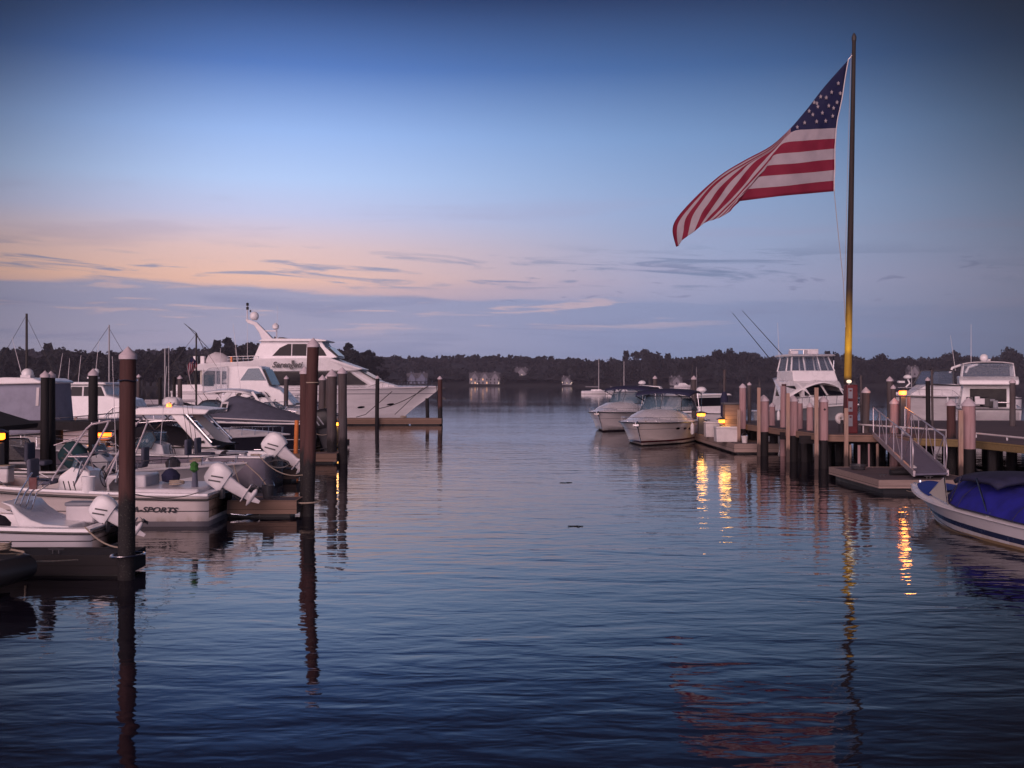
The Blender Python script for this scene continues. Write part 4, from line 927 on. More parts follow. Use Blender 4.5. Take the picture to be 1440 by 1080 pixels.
for q, tp_, dx in ((82, 495, .25), (97, 502, .1), (112, 498, .15)): antenna(J.r, (jx(q), .5, jz(545)), jz(tp_) - jz(545), (dx, 0), .016)
def covered(label, loc, rz, L_, B_, fb, fs, m='blackcanvas', peak=.6):
    b = Boat('covered_boat', label, 'motorboat', loc, rz, L_, B_, fb, fs, .35, 1.1, .5); b.hull('hullslate' if m == 'blackcanvas' else 'hullwhite'); b.rub(.03, 'white2')
    tent(b, [(lerp(.02, .97, i / 9) * L_, max(.1, b.hb(lerp(.02, .97, i / 9)) + .02), b.sz(i / 9) + .05 + peak * math.sin(min(1, (i + 1) / 7) * PI) ** .7 * (1 if i < 7 else .3) if i < 8 else b.sz(1) + .08, b.sz(i / 9)) for i in range(10)], m); return b
covered('low boat under a black mooring cover, behind the slanted radar arch', (X(286, 50), 51.6), PI, 6.2, 2.3, 1.2, 1.15, peak=.85)
covered('small boat under a dark cover with its bow up, left of the curved white hardtop', (X(318, 64), 64.5), PI, 2.9, 1.6, 1.9, 1.6, peak=.5)
K = Boat('twin_outboard_boat', 'white open boat with two white outboards at its left end, behind the left slips', 'motorboat', (X(246, 58), 58.6), 0, 7.4, 2.4, 1.6, 1.5, .4, 1.1, .5)
K.hull('hullwhite'); K.rub(.025, 'dgrey'); K.gunwale(0, .7, .2, .5); K.deck(.68); console(K.r, 3, .5, 1.1); outboard(K.r, (-.05, -.3, 1.5), 5, 1.2); outboard(K.r, (-.05, .35, 1.5), 5, 1.2)
antenna(K.r, (2.2, .4, 1.7), 3.4, r=.02)
V = express('white cruiser with low windshield between the grey tent cover and tall reddish piling', (X(245, 53), 53.9), 0, 5.6, 2.7, 1.75, 1.5, 'navy', 'hullwhite', arch=False, top=False, wsz=.4)
V2 = express('white cruiser with a navy top half hidden behind the tall twin pilings', (X(352, 70), 71), 0, 4.6, 2.6, 1.9, 1.8, 'navy', 'hullwhite', arch=False, top=False, wsz=.5)
# ---- right side: small hardtop, sportfisher, big express, flybridge -----------
r3 = Boat('pilot_cabin_boat', 'small white pilot cabin boat with a radar dome beyond the lamp-lit float', 'motorboat', (X(1030, 76), 77), PI + .25, 6.5, 2.7, 1.2, 1.0, .4, 1, .5)
r3.hull('hullwhite'); r3.rub(.03, 'dgrey'); r3.deck(.02); mb = MB(); yy_ = lambda a, c: 1.12 - .06 * (c - 1)
mb.tprism([(.5, 1), (5.2, 1), (4.6, 1.5), (4.2, 2.25), (.8, 2.3)], yy_); c_ = mb.build('cabin', 'white', r3.r, ang=25, bevel=.05); MB().side([(1, 1.55), (4.3, 1.5), (4.1, 2.1), (1, 2.15)], yy_, .012).build('side_window', 'darktint', c_)
mb = MB(); mb.tprism([(.4, 2.3), (4.6, 2.25), (4.4, 2.4), (.6, 2.42)], lambda a, c: 1.25); mb.build('roof', 'white', r3.r, bevel=.03); radome(r3.r, (2.2, 0, 2.62), .36); antenna(r3.r, (2.8, .5, 2.4), 1.9)
# sportfishing boat, bow towards the viewer
SF = Boat('sportfishing_boat', 'white sportfishing boat with flybridge, curving bow canopy and two long outrigger poles', 'fishing boat', (X(1101, 72), 72.5), math.atan2(-12, .9), 13, 4.4, 2.0, 1.3, .6, 1.8, .5)
M['hullSF'] = hullmat('sportfisher_hull', (.25, .27, .30), (.01, .01, .015), .1)
SF.hull('hullSF', 26); SF.rub(.04, 'white'); SF.deck(.4, 1, .05); SF.gunwale(0, .42, .25, .5)
sfy = lambda a, c: 1.75 - .18 * (c - 2) - max(0, a - 6.5) * .3
mb = MB(); mb.tprism([(3.5, 1.3), (9.6, 1.8), (8.6, 2.35), (7.2, 3.15), (6.6, 3.3), (3.5, 3.3)], sfy); hs = mb.build('deckhouse', 'white', SF.r, ang=25, bevel=.06)
# dark arched front windows, left and right of a centre post
for sd_ in (-1, 1):
    P0 = []
    for i in range(9):
        y = lerp(.08, 1.32, i / 8); h = .62 * (1 - (i / 8) ** 2.2) ** .5 + .04
        P0.append([(8.55 + .02 - y * y * .12, sd_ * y, 2.42), (8.55 - h * 1.62 + .02 - y * y * .12, sd_ * y, 2.42 + h * .93)])
    MB().grid(P0).build('front_window', 'darktint', hs, solid=.03)
MB().side([(4, 2.35), (7.6, 2.35), (6.9, 3.0), (4, 3.0)], sfy, .02).build('side_window', 'darktint', hs)
# brow canopy sweeping down and out
P0 = []
for i in range(9):
    x = lerp(3.3, 7.9, i / 8); hw = lerp(1.5, 2.45, (i / 8) ** 1.1); P0.append([(x - abs(a) ** 2 * .5, hw * a, lerp(3.75, 3.2, i / 8) - 1.15 * abs(a) ** 1.6 * (i / 8 * .8 + .25)) for a in [lerp(-1, 1, j / 14) for j in range(15)]])
MB().grid(P0).build('brow_canopy', 'white', SF.r, solid=.05)
mb = MB(); mb.tprism([(3.3, 3.3), (6.6, 3.3), (6.2, 3.95), (3.3, 3.95)], lambda a, c: 1.42 - .1 * (c - 3.3)); mb.build('flybridge', 'white', SF.r, bevel=.06)
mb = MB(); mb.tprism([(3.35, 3.95), (6.15, 3.95), (5.6, 4.78), (3.35, 4.8)], lambda a, c: 1.33 - .2 * (c - 3.95)); mb.build('flybridge_enclosure', 'vinyl', SF.r, bevel=.05)
for x_, xt in ((3.4, 3.4), (5.1, 4.8), (6.1, 5.55)):
    for y0, y1 in ((-1.38, -1.15), (-.5, -.45), (.5, .45), (1.38, 1.15)): MB().tube([(x_, y0, 3.9), (xt, y1, 4.85)], .045).build('hardtop_post', 'white', SF.r)
mb = MB(); mb.tprism([(2.9, 4.84), (6.1, 4.84), (6.25, 4.9), (5.9, 4.98), (3.1, 4.98)], lambda a, c: 1.4); mb.build('hardtop', 'white', SF.r, bevel=.03)
mb = MB(); mb.box((4.6, .4, 5.14), (.9, .7, .28)); mb.box((4.5, -.7, 5.12), (.5, .5, .22)); mb.build('roof_locker', 'white2', SF.r, bevel=.04)
MB().tube([(4.4, -.95, 5.3), (4.4, .95, 5.3)], .04).build('radar_scanner', 'white', SF.r); mb = MB()
for y in (-.85, 0, .85): mb.tube([(4.4, y, 4.98), (4.4, y, 5.3)], .03)
mb.build('roof_rail', 'steel', SF.r)
mb = MB(); mb.tube([(5.2, 1.6, 2.6), (5.0, 1.75, 4.6), (4.0, 2.1, 5.2)], .03); mb.build('outrigger_bracket', 'steel', SF.r)
inv = SF.r.matrix_basis.inverted() if False else (Matrix.Translation(SF.r.location) @ Matrix.Rotation(SF.r.rotation_euler.z, 4, 'Z')).inverted()
for (pa, pb_) in (((1092, 516, 67), (1030, 440, 66)), ((1112, 512, 68), (1044, 437, 69))):
    MB().tube([inv @ at(*pa), inv @ at(*pb_)], [.035, .015], 6).build('outrigger', 'dgrey', SF.r)
SF.rail(.55, .985, .6, .12, .02, 8)
for k in (-1, 1): SF.fender(.5, k)
# large express at right, seen side-on, bow left
E5 = Boat('large_express_yacht', 'large white express cruiser with dark framed windshield and bow pointing left, behind the gangway lamp', 'cruiser', (X(1452, 80), 83.5), PI, 9.6, 3.9, 2.25, 2.05, .6, 2.0, .5)
E5.hull('hullwhite', 26); E5.rub(.05, 'dgrey', -.08); E5.deck(.02, 1, .04); E5.rail(.5, .985, .5)
ex_ = lambda px: (1440 - px) * 80 / 1500
ez_ = lambda py: Z(py, 80)
ey = lambda a, c: min(1.6, E5.hb(min(1, a / 9.6)) - .3) - .12 * (c - 2.2)
mb = MB(); mb.tprism([(ex_(1370), 2.0), (ex_(1285), 2.15), (ex_(1292), ez_(552)), (ex_(1310), ez_(541)), (ex_(1345), ez_(540)), (ex_(1364), ez_(543))], lambda a, c: max(.12, ey(a, c))); ec = mb.build('cabin_trunk', 'white', E5.r, ang=25, bevel=.05)
mb = MB(); mb.tprism([(ex_(1345), ez_(541)), (ex_(1308), ez_(541)), (ex_(1318), ez_(521)), (ex_(1338), ez_(520)), (ex_(1345), ez_(523))], lambda a, c: 1.42 - .15 * (c - 3)); mb.build('windshield', 'vinyl', E5.r, bevel=.03)
mb = MB()
for sd_ in (-1, 1):
    mb.tube([(ex_(1307), sd_ * 1.45, ez_(541)), (ex_(1318), sd_ * 1.3, ez_(521)), (ex_(1340), sd_ * 1.3, ez_(520)), (ex_(1366), sd_ * 1.35, ez_(526)), (ex_(1371), sd_ * 1.4, ez_(533)), (ex_(1364), sd_ * 1.45, ez_(543)), (ex_(1307), sd_ * 1.45, ez_(540))], .06)
    mb.tube([(ex_(1345), sd_ * 1.42, ez_(541)), (ex_(1345), sd_ * 1.33, ez_(521))], .05)
mb.build('windshield_frame', 'dgrey', E5.r)
MB().side([(ex_(1300), ez_(557.5)), (ex_(1364), ez_(557.5)), (ex_(1364), ez_(560)), (ex_(1300), ez_(560))], lambda a, c: E5.hb(min(1, a / 9.6)), .02).build('side_band', 'dgrey', E5.r)
radome(E5.r, (ex_(1293), -.6, ez_(531)), .32); MB().tube([(ex_(1290), -.6, ez_(545)), (ex_(1296), -.6, ez_(539)), (ex_(1293), -.6, ez_(533))], .07).build('radar_post', 'white', E5.r)
MB().box((ex_(1283), -.6, ez_(537)), (.5, .4, .18)).build('searchlight', 'white', E5.r, bevel=.04)
mb = MB()
for sd_ in (-1, 1): mb.tube([(ex_(1378), sd_ * 1.5, ez_(512)), (ex_(1366), sd_ * 1.5, ez_(516)), (ex_(1362), sd_ * 1.5, ez_(524))], .1)
mb.tube([(ex_(1378), -1.5, ez_(512)), (ex_(1378), 1.5, ez_(512))], .1); mb.build('radar_arch', 'white', E5.r)
FB = Boat('flybridge_yacht', 'white flybridge cruiser with clear plastic enclosure, rightmost boat behind the pier', 'cruiser', (X(1392, 68), 68), math.atan2(11, 4.3), 11.5, 4.0, 1.9, 1.5, .6, 1.6, .5)
FB.hull('hullwhite', 26); FB.rub(.04, 'dgrey'); FB.deck(.4); FB.gunwale(0, .42, .25, .6); FB.rail(.5, .985, .5)
fby = lambda a, c: 1.65 - .12 * (c - 2)
mb = MB(); mb.tprism([(2.2, 1.5), (8.2, 1.7), (7.5, 2.3), (6.4, 3.05), (2.2, 3.05)], fby); fc = mb.build('deckhouse', 'white', FB.r, ang=25, bevel=.06)
MB().side([(2.8, 2.15), (7.0, 2.15), (6.3, 2.8), (2.8, 2.8)], fby, .015).build('side_window', 'darktint', fc); MB().box((2.18, 0, 2.2), (.06, 2.2, 1.2)).build('aft_door', 'darktint', fc)
mb = MB(); mb.tprism([(1.0, 3.05), (7.0, 3.05), (6.6, 3.65), (2.0, 3.6), (1.1, 3.35)], lambda a, c: 1.75 + .1 * (c - 3)); mb.build('flybridge', 'white', FB.r, bevel=.08)
mb = MB(); mb.tprism([(2.0, 3.6), (5.9, 3.6), (5.3, 4.4), (2.0, 4.45)], lambda a, c: 1.55 - .1 * (c - 3.6)); mb.build('flybridge_enclosure', 'vinyl', FB.r, bevel=.05)
canopy(FB.r, [1.9, 3, 4.2, 5.4], [1.5, 1.55, 1.55, 1.45], [4.42, 4.48, 4.48, 4.4], .12, 'whitecanvas', 'canvas_top', .03, drop=.12)
mb = MB()
for x_ in (2.0, 3.3, 4.6, 5.7):
    for sd_ in (-1, 1): mb.tube([(x_, sd_ * 1.58, 3.6), (min(x_, 5.3), sd_ * 1.48, 4.45)], .04)
mb.build('enclosure_frame', 'white', FB.r); sphere_dome(FB.r, (3.4, .2, 4.85), .26); MB().box((4.6, 0, 4.72), (.6, .5, .14)).build('roof_hatch', 'white2', FB.r)
MB().tube([(1.6, -1.4, 1.9), (1.6, 1.4, 1.9)], .05).build('davit_bar', 'steel', FB.r)
rg = random.Random(9)
for k in range(7): MB().box((rg.uniform(.5, 2), rg.uniform(-1.5, 1.5), 1.75 + rg.uniform(0, .3)), (rg.uniform(.3, .5), rg.uniform(.3, .6), rg.uniform(.3, .7))).build('deck_gear', rg.choice(['dgrey', 'white2', 'greycanvas', 'black', 'grey']), FB.r, bevel=.03)
# ---- blue covered bowrider at right -----------------------------------------
bw = Vector((10.0, 26.6)); st_ = Vector((10.9, 19.7)); dr = bw - st_
RB = Boat('bowrider', 'white bowrider with dark blue stripe under a royal blue cover at the right edge', 'motorboat', (st_.x, st_.y), math.atan2(dr.y, dr.x), dr.length, 2.45, .68, .46, .32, 1.15, .42, 2.0, 1.3, .93, .35)
M['hb_white'] = hullmat('bowrider_white_gelcoat', (.66, .63, .66), (.22, .15, .08), .06, grime=(.35, .25, .12)); M['hb_blue'] = mat('bowrider_blue_band', (.025, .035, .085), .25)
RB.hull(None, 28, ws=(0, .18, .36, .38, .46, .54, .60, .72, .86, .93, 1), rows=lambda j: 1 if j in (6,) else 0, mats=['hb_white', 'hb_blue']); RB.rub(.022, 'white2', -.02); RB.deck(.02, 1, .05)
Lr = RB.L
mb = MB()
for sd_ in (-1, 1): mb.grid([[RB.pt(lerp(.75, .1, i / 16), lerp(.52, .44, i / 16), sd_) + Vector((0, sd_ * .01, 0)), RB.pt(lerp(.75, .1, i / 16), lerp(.50, .43, i / 16), sd_) + Vector((0, sd_ * .01, 0))] for i in range(17)])
mb.build('pinstripe', 'hb_blue', RB.r, solid=.005)
# bow cushion cover, windshield wings, main cover
P0 = []
for i in range(10):
    t = lerp(.66, .955, i / 9); hw = max(.05, RB.hb(t) - .13); P0.append([(t * Lr, hw * a, RB.sz(t) + .05 + .13 * (1 - abs(a) ** 3) * min(1, (1 - i / 9) * 4 + .1)) for a in [lerp(-1, 1, j / 8) for j in range(9)]])
MB().grid(P0).build('bow_cover', 'bluebright', RB.r)
for sd_ in (-1, 1):
    A_ = [(.70 * Lr, sd_ * (RB.hb(.70) - .20), RB.sz(.70) + .06), (.49 * Lr, sd_ * (RB.hb(.49) - .10), RB.sz(.49) + .05), (.57 * Lr, sd_ * (RB.hb(.5) - .34), RB.sz(.5) + .56)]
    MB().loft([A_, [(x, y - sd_ * .02, z) for x, y, z in A_]]).build('windshield_wing', 'cream', RB.r); MB().tube(A_, .014, 6, closed=True).build('windshield_frame', 'steel', RB.r)
P0 = []
prof = [(.0, .22, .0), (.06, .50, .0), (.15, .62, .0), (.3, .74, .0), (.42, .80, .0), (.52, .78, .0), (.56, .70, .0), (.60, .50, .0), (.655, .16, .0)]
for t, h, _ in prof:
    hw = RB.hb(t) - (.06 if t < .45 else .06 + (t - .45) * 2.4); z = RB.sz(t) + .05
    P0.append([(t * Lr, hw * a, z + .76 * h * (1 - abs(a) ** 2.2) ** .75 - .012 * math.sin(t * 30) * (1 - a * a) + .007 * math.sin(a * 22 + t * 17)) for a in [lerp(-1, 1, j / 18) for j in range(19)]])
cc_ = MB().grid(P0).build('cockpit_cover', 'bluecanvas', RB.r, ang=60)
for k in (2, 4, 6): MB().tube([Vector(q) + Vector((0, 0, .006)) for q in P0[k]], .009, 5).build('cover_seam', 'navy', cc_)
MB().tube([Vector(r_[9]) + Vector((0, 0, .006)) for r_ in P0], .009, 5).build('cover_seam', 'navy', cc_)
for sd_ in (0, 18): MB().tube([Vector(r_[sd_]) + Vector((0, (.02 if sd_ else -.02), .0)) for r_ in P0], .014, 5).build('cover_hem', 'navy', cc_)
MB().grid([[(x * Lr, .95 * a, .42 + .84 + dz - .12 * abs(a) ** 3) for a in [lerp(-1, 1, j / 10) for j in range(11)]] for x, dz in ((.26, -.06), (.30, .02), (.40, .03), (.47, 0), (.49, -.08))]).build('folded_bimini', 'navy', RB.r, solid=.08)
for sd_ in (-1, 1):
    mb = MB(); mb.tube([RB.sh_pt(.27, sd_, .1, .05), Vector((.36 * Lr, sd_ * .98, 1.22))], .018); mb.build('bimini_frame', 'steel', RB.r); mb = MB(); mb.tube([RB.sh_pt(.50, sd_, .2, .08), Vector((.44 * Lr, sd_ * .98, 1.22))], .016); mb.build('bimini_frame', 'steel', RB.r)
RB.cleats((.27, .93)); MB().lathe([(.001, -.02), (.04, 0), (.03, .05), (.001, .06)], 8, (Lr * .95, 0, .75)).build('bow_light', 'steel', RB.r)

rq = random.Random(21)
def gear(bt, spots):                       # loose things lying in the open boats
    for x, y, z, kind in spots:
        if kind == 'cooler': o = MB().box((x, y, z + .17), (.55, .34, .34)).build('cooler', 'white2', bt.r, bevel=.04); MB().box((x, y, z + .37), (.58, .37, .07)).build('lid', 'grey', o, bevel=.02)
        if kind == 'bag': MB().lathe([(.04, 0), (.20, .04), (.22, .18), (.12, .3), (.03, .34)], 9, (x, y, z)).build('duffel_bag', rq.choice(['navy', 'dgrey', 'blackcanvas']), bt.r)
        if kind == 'coil': MB().tube([(x + .16 * math.cos(a), y + .16 * math.sin(a), z + .02 + .006 * a) for a in [i * .6 for i in range(26)]], .016, 5).build('rope_coil', 'rope', bt.r)
        if kind == 'vest': MB().box((x, y, z + .12), (.4, .3, .16), rz=.5, taper=.8).build('life_vest', 'orange', bt.r, bevel=.05)
        if kind == 'seat': o = MB().box((x, y, z + .35), (.5, .5, .12)).build('swivel_seat', 'greycanvas', bt.r, bevel=.04); MB().box((x + .24, y, z + .62), (.1, .48, .5)).build('seat_back', 'greycanvas', o, bevel=.04); MB().tube([(x, y, z), (x, y, z + .3)], .04).build('seat_post', 'steel', o)
gear(Bt, [(.9, .4, .86, 'coil'), (1.3, -.4, .84, 'bag'), (5.0, .3, .9, 'cooler'), (2.1, .75, .72, 'bag'), (3.9, .5, .6, 'seat')])
gear(D_, [(1.0, .5, .7, 'cooler'), (1.6, -.3, .75, 'bag'), (2.3, .4, .6, 'seat'), (2.3, -.5, .6, 'seat'), (.5, .2, .9, 'coil')])
gear(Cb, [(4.6, .2, .75, 'bag'), (5.3, 0, .92, 'coil'), (1.5, -.4, .5, 'cooler'), (3.6, .1, .5, 'seat')])
gear(A, [(1.9, .4, .4, 'bag'), (.6, -.3, .5, 'cooler')]); gear(A2, [(.8, .3, .8, 'seat'), (1.2, -.4, .8, 'bag')])
D_.rail(.5, .985, .34, .1, .012, 6); glass_wrap(D_.r, 3.6, 4.4, .62, 1.2, .5, .5, 10, frame='dgrey'); Bt.rail(.62, .985, .22, .1, .012, 5)
for bt, ts in ((Bt, (.3,)), (D_, (.2, .55)), (R2, (.12,)), (E5, (.3, .6)), (SF, (.2,))):
    for t in ts: bt.fender(t, 1)
# black inflatable at the near left corner
dg = thing('inflatable_dinghy', 'dark inflatable dinghy at the bottom left corner', 'dinghy', (-10.3, 16.1, 0), 0)
mb = MB(); P_ = [(0, .62, .26), (1.6, .62, .27), (2.3, .55, .32), (2.75, .32, .38), (2.95, 0, .42), (2.75, -.32, .38), (2.3, -.55, .32), (1.6, -.62, .27), (0, -.62, .26)]
mb.tube(P_, [.15, .21, .21, .20, .19, .20, .21, .21, .15], 12); mb.build('tube', 'black', dg)
MB().box((1.2, 0, .12), (2.6, .95, .08)).build('floor', 'black', dg); MB().box((.12, 0, .32), (.06, .9, .42)).build('transom', 'dgrey', dg); MB().box((1.3, 0, .42), (.24, 1.0, .05)).build('thwart', 'grey', dg, bevel=.01)
for sd_ in (-1, 1): MB().tube([(.6, sd_ * .80, .36), (1.1, sd_ * .84, .30), (1.6, sd_ * .82, .37)], .012, 5).build('grab_line', 'rope', dg)
outboard(dg, (.08, 0, .52), 48, .55, 'black', 'dgrey', 'grey')
MB().tube([(2.9, 0, .5), (3.15, .5, .42), (3.3, 1.1, .34)], .012, 5).build('painter', 'rope', dg)
# ---------------------------------------------------------------- docks, pier, pilings
def float_dock(label, x0, x1, y0, y1, ztop=.4, deck='deckwood', fas='fascia', group=None, name='floating_dock', h=.32, axis=0):
    r = thing(name, label, 'dock', ((x0 + x1) / 2, (y0 + y1) / 2, 0), 0, group); a, c = (x1 - x0) / 2, (y1 - y0) / 2
    MB().box((0, 0, ztop - .04), (2 * a, 2 * c, .08)).build('deck', deck, r)
    mb = MB()
    for s_ in (-1, 1): mb.box((0, s_ * (c + .025), ztop - h / 2 + .01), (2 * a + .1, .05, h)); mb.box((s_ * (a + .025), 0, ztop - h / 2 + .01), (.05, 2 * c, h))
    mb.build('fascia', fas, r); mb = MB(); n = max(1, int(2 * a / 2.4))
    for i in range(n): mb.box((lerp(-a, a, (i + .5) / n), 0, .0), (1.8 * a / n, 2 * c - .2, .3))
    mb.build('float_drums', 'black', r); return r
def dock_cleat(r, x, y, z):
    mb = MB(); mb.tube([(x - .13, y, z + .07), (x + .13, y, z + .07)], .016, 6)
    for q in (-.05, .05): mb.tube([(x + q, y, z), (x + q, y, z + .07)], .016, 6)
    mb.build('cleat', 'dgrey', r)
FG = 'finger docks between the left slips'
d1 = float_dock('dark finger dock nearest the camera at left, ending at the tallest piling', -16, -6.35, 17.55, 18.3, .36, 'deckdark', 'fasciadark', FG, 'finger_dock'); dock_cleat(d1, 3.6, -.2, .36)
d2 = float_dock('wooden finger dock right of the lettered boat, under its tilted outboard', -16, -5.15, 25.3, 26.1, .4, 'deckwood', 'fascia', FG, 'finger_dock'); dock_cleat(d2, 4.9, -.2, .4)
float_dock('finger dock under the big pale outboard, behind the bow-out boat', -20, -7.0, 34.4, 35.4, .4, 'deckwood', 'fascia', FG, 'finger_dock')
float_dock('thin pale finger dock reaching to the twin thick pilings', -24, -6.95, 42, 42.9, .4, 'deckwood', 'fascia', FG, 'finger_dock')
float_dock('finger dock behind the dark-hulled cruiser, mostly hidden by boats', -26, -8.1, 51.9, 52.8, .4, 'deckwood', 'fascia', FG, 'finger_dock')
float_dock('long low finger dock along the side of the big motor yacht', -27, -5.35, 80.2, 81.6, .5, 'deckwood', 'fascia', FG, 'finger_dock', .42)
float_dock('dark main walkway float at the inner end of the left slips', -30, -24.2, 20, 82, .45, 'deckdark', 'fasciadark', None, 'main_walkway')
# raised dark walkway with a shed at the far left
r = thing('fixed_walkway', 'dark raised walkway behind the open boats at left', 'walkway', (-17.2, 33.6, 0)); MB().box((0, 0, 1.86), (10.2, 1.2, .26)).build('deck', 'deckdark', r)
for i in range(6): MB().tube([(-4.8 + i * 1.9, .3, -1), (-4.8 + i * 1.9, .3, 1.75)], .13, 10).build('support_post', 'piledark', r)
r = thing('dock_shed', 'black shed with a sloping roof at the far left edge', 'shed', (-14.7, 26.4, 0)); MB().box((-.6, .5, 1.1), (4.1, 2.4, 2.2)).build('wall', 'fasciadark', r)
M['roofdark'] = mat('dark_roof_felt', (.022, .02, .024), .9)
MB().loft([[(-2.9, y, 3.55), (-2.9, y, 3.65), (2.1, y, 2.12), (2.05, y, 2.0)] for y in (-1.0, 2.0)]).build('roof', 'roofdark', r)
r0 = thing('rope_coil', 'pale rope coiled on the dark finger dock nearest the camera', 'rope', (-8.6, 17.9, .37))
MB().tube([(.18 * math.cos(a), .15 * math.sin(a), .02 + .006 * a) for a in [i * .5 for i in range(40)]], .018, 6).build('coil', 'rope', r0); MB().tube([(.18, 0, .03), (.5, -.2, .02), (.62, -.42, -.02), (.64, -.44, -.25)], .018, 6).build('tail', 'rope', r0)

def piling(label, px, top, D, r_=.14, m='pile', lean=0, cap='cap', group=None, capr=1.12, x=None, ring=None, zt=None, caph=None, depth=-1.2, name='piling', seed=None):
    xx = X(px, D) if x is None else x; z1 = Z(top, D) if zt is None else zt
    o = thing(name, label, 'piling', (xx, D, 0), 0, group); rr = random.Random(int(px * 7 + D)); lean = lean or rr.uniform(-.06, .06); ch = caph if caph is not None else r_ * 1.25
    zb = z1 - (ch if cap else 0); mb = MB(); n = 16; rings = []
    for k in range(9):
        z = lerp(depth, zb, k / 8); rad = r_ * lerp(1.06, .98, k / 8) * (1 + rr.uniform(-.02, .02)); ox = lean * (z / z1)
        rings.append([(ox + rad * math.cos(2 * PI * j / n) * (1 + .02 * math.sin(j * 5 + k)), rad * math.sin(2 * PI * j / n), z) for j in range(n)])
    mb.loft(rings); mb.build('shaft', m, o, ang=60)
    if cap: MB().lathe([(r_ * .9, -.05), (r_ * capr, -.05), (r_ * capr, .015), (r_ * .5, ch * .62), (.004, ch)], 16, (lean, 0, zb)).build('cap', cap, o, ang=25)
    if ring: 
        zz = ring; mb = MB(); mb.tube([(lean * zz / z1 + (r_ + .02) * math.cos(a), (r_ + .02) * math.sin(a), zz + .01 * math.sin(3 * a)) for a in [i * PI / 10 for i in range(20)]], .012, 5, closed=True); mb.build('wire_band', 'steel', o)
    return o
def hoop(o, z, r_, wd_=.5, m='steel'):
    mb = MB(); mb.tube([(r_ * 1.45 * math.cos(a) * (1.25 if math.cos(a) > 0 else 1), r_ * 1.7 * math.sin(a), z + .01 * math.cos(a)) for a in [i * PI / 12 for i in range(24)]], .02, 6, closed=True); mb.build('pile_hoop', m, o)
p = piling('tallest nearest piling at left with a pink-white pointed cap, beside the lettered boat', 177.5, 487, 17.35, .128, 'pile', .03, ring=3.23); hoop(p, .4, .16)
p = piling('tall reddish leaning piling in the middle left, taller of the close pair', 433, 475, 25.6, .142, 'pile', .13, ring=None); hoop(p, .34, .17, m='rope')
MB().tube([(.14 + .155 * math.cos(a) - .02, .155 * math.sin(a), 3.2) for a in [i * PI / 10 for i in range(20)]], .014, 5, closed=True).build('white_band', 'rope', p)
piling('thinner dark piling just left of the tall reddish one', 428.5, 515, 30.2, .135, 'pile')
piling('left of the two thick grey pilings by the pale finger dock', 466.5, 519, 43, .20, 'pilegrey')
piling('right of the two thick grey pilings, nearest the open channel', 482.5, 516, 42.4, .175, 'pilegrey')
piling('grey piling between the reddish one and the thick grey pair, with white pipe', 452, 527, 52, .17, 'pilegrey'); piling('slim grey piling close beside the thick grey pair', 459, 527, 54, .12, 'pilegrey')
piling('left of the twin dark pilings in front of the canvas-enclosed cruiser', 62, 521, 27.6, .105, 'piledark', capr=1.2); piling('right of the twin dark pilings in front of the canvas-enclosed cruiser', 73, 521.5, 28.0, .105, 'piledark', capr=1.2)
piling('dark rounded piling in front of the hardtop cruiser with side glass', 131, 518, 31, .13, 'piledark')
piling('thin teal-capped piling right of the tallest piling', 194, 526, 56, .10, 'pilegrey'); piling('leaning dark stub piling beside the white outboard at the far slips', 225, 531, 58, .09, 'piledark', cap=None)
piling('dark far piling, left of the adjoining capped one behind the slips', 246, 530, 62, .10, 'piledark', cap=None); piling('pale capped far piling left of the small flag', 253, 527.5, 61, .13, 'pilegrey')
piling('capped piling in front of the big yacht near its dark windows', 401.5, 528, 62, .13, 'pilegrey')
piling('dark piling against the yacht hull midway along its finger dock', 530, 528, 79.9, .15, 'piledark'); piling('piling at the channel end of the big yacht finger dock', 619, 528.5, 80.9, .17, 'pile')
piling('short dark piling behind the yacht bow', 601.5, 560, 83.5, .14, 'piledark', cap=None)
# mooring stubs behind the left slips
for px, t, D in ((352, 561, 55), (392, 566, 52)): piling('short post among the white cruisers left of the reddish piling, at row %d' % px, px, t, D, .07, 'pilegrey') if False else None
# ---- right pier ----
poly = [(10.85, 55), (10.95, 50), (11.75, 40.0), (13.9, 39.5), (14.1, 37.4), (15.5, 36.4), (16.6, 28), (40, 28), (40, 55)]
pier = thing('pier', 'long planked timber pier on pilings at the right of the harbour', 'pier', (0, 0, 0))
mb = MB(); mb.loft([[(x, y, 1.14) for x, y in poly], [(x, y, 1.25) for x, y in poly]]); mb.build('deck', 'deckwood', pier, smooth=False)
for i, (m_, h) in enumerate((('fascia', .26), ('fascia', .26), ('fascia', .26), ('fascia', .24), ('fasciay', .26), ('fasciay', .26))):
    a, c = poly[i], poly[i + 1]; MB().beam((a[0], a[1], 1.12), (c[0], c[1], 1.12), .07, h).build('fascia', m_, pier)
MB().beam((11.2, 54.9, .85), (40, 54.9, .85), .1, .7).build('fascia', 'fasciadark', pier)
mb = MB()
for y in (41.5, 44.5, 47.5, 50.5, 53.5): mb.beam((11.2, y, .98), (39, y, .98), .25, .3)
mb.build('crossbeams', 'fasciadark', pier)
ru = random.Random(4); n_ = 0
for y in (40.8, 43, 45.6, 48.2, 51, 53.8):
    for k in range(9):
        x = 11.7 + (0 if y > 41 else .5) + k * 1.55 + ru.uniform(-.2, .2); MB().tube([(x, y, -1.2), (x + ru.uniform(-.06, .06), y, 1.1)], .15, 9).build('support_pile', 'piledark', pier); n_ += 1
for x, y in ((15.9, 35.3), (16.2, 32.5), (17.5, 36), (19, 34), (17.6, 30.5), (20, 38), (22, 33), (18, 38.5)): MB().tube([(x, y, -1.2), (x, y, 1.1)], .15, 9).build('support_pile', 'piledark', pier)
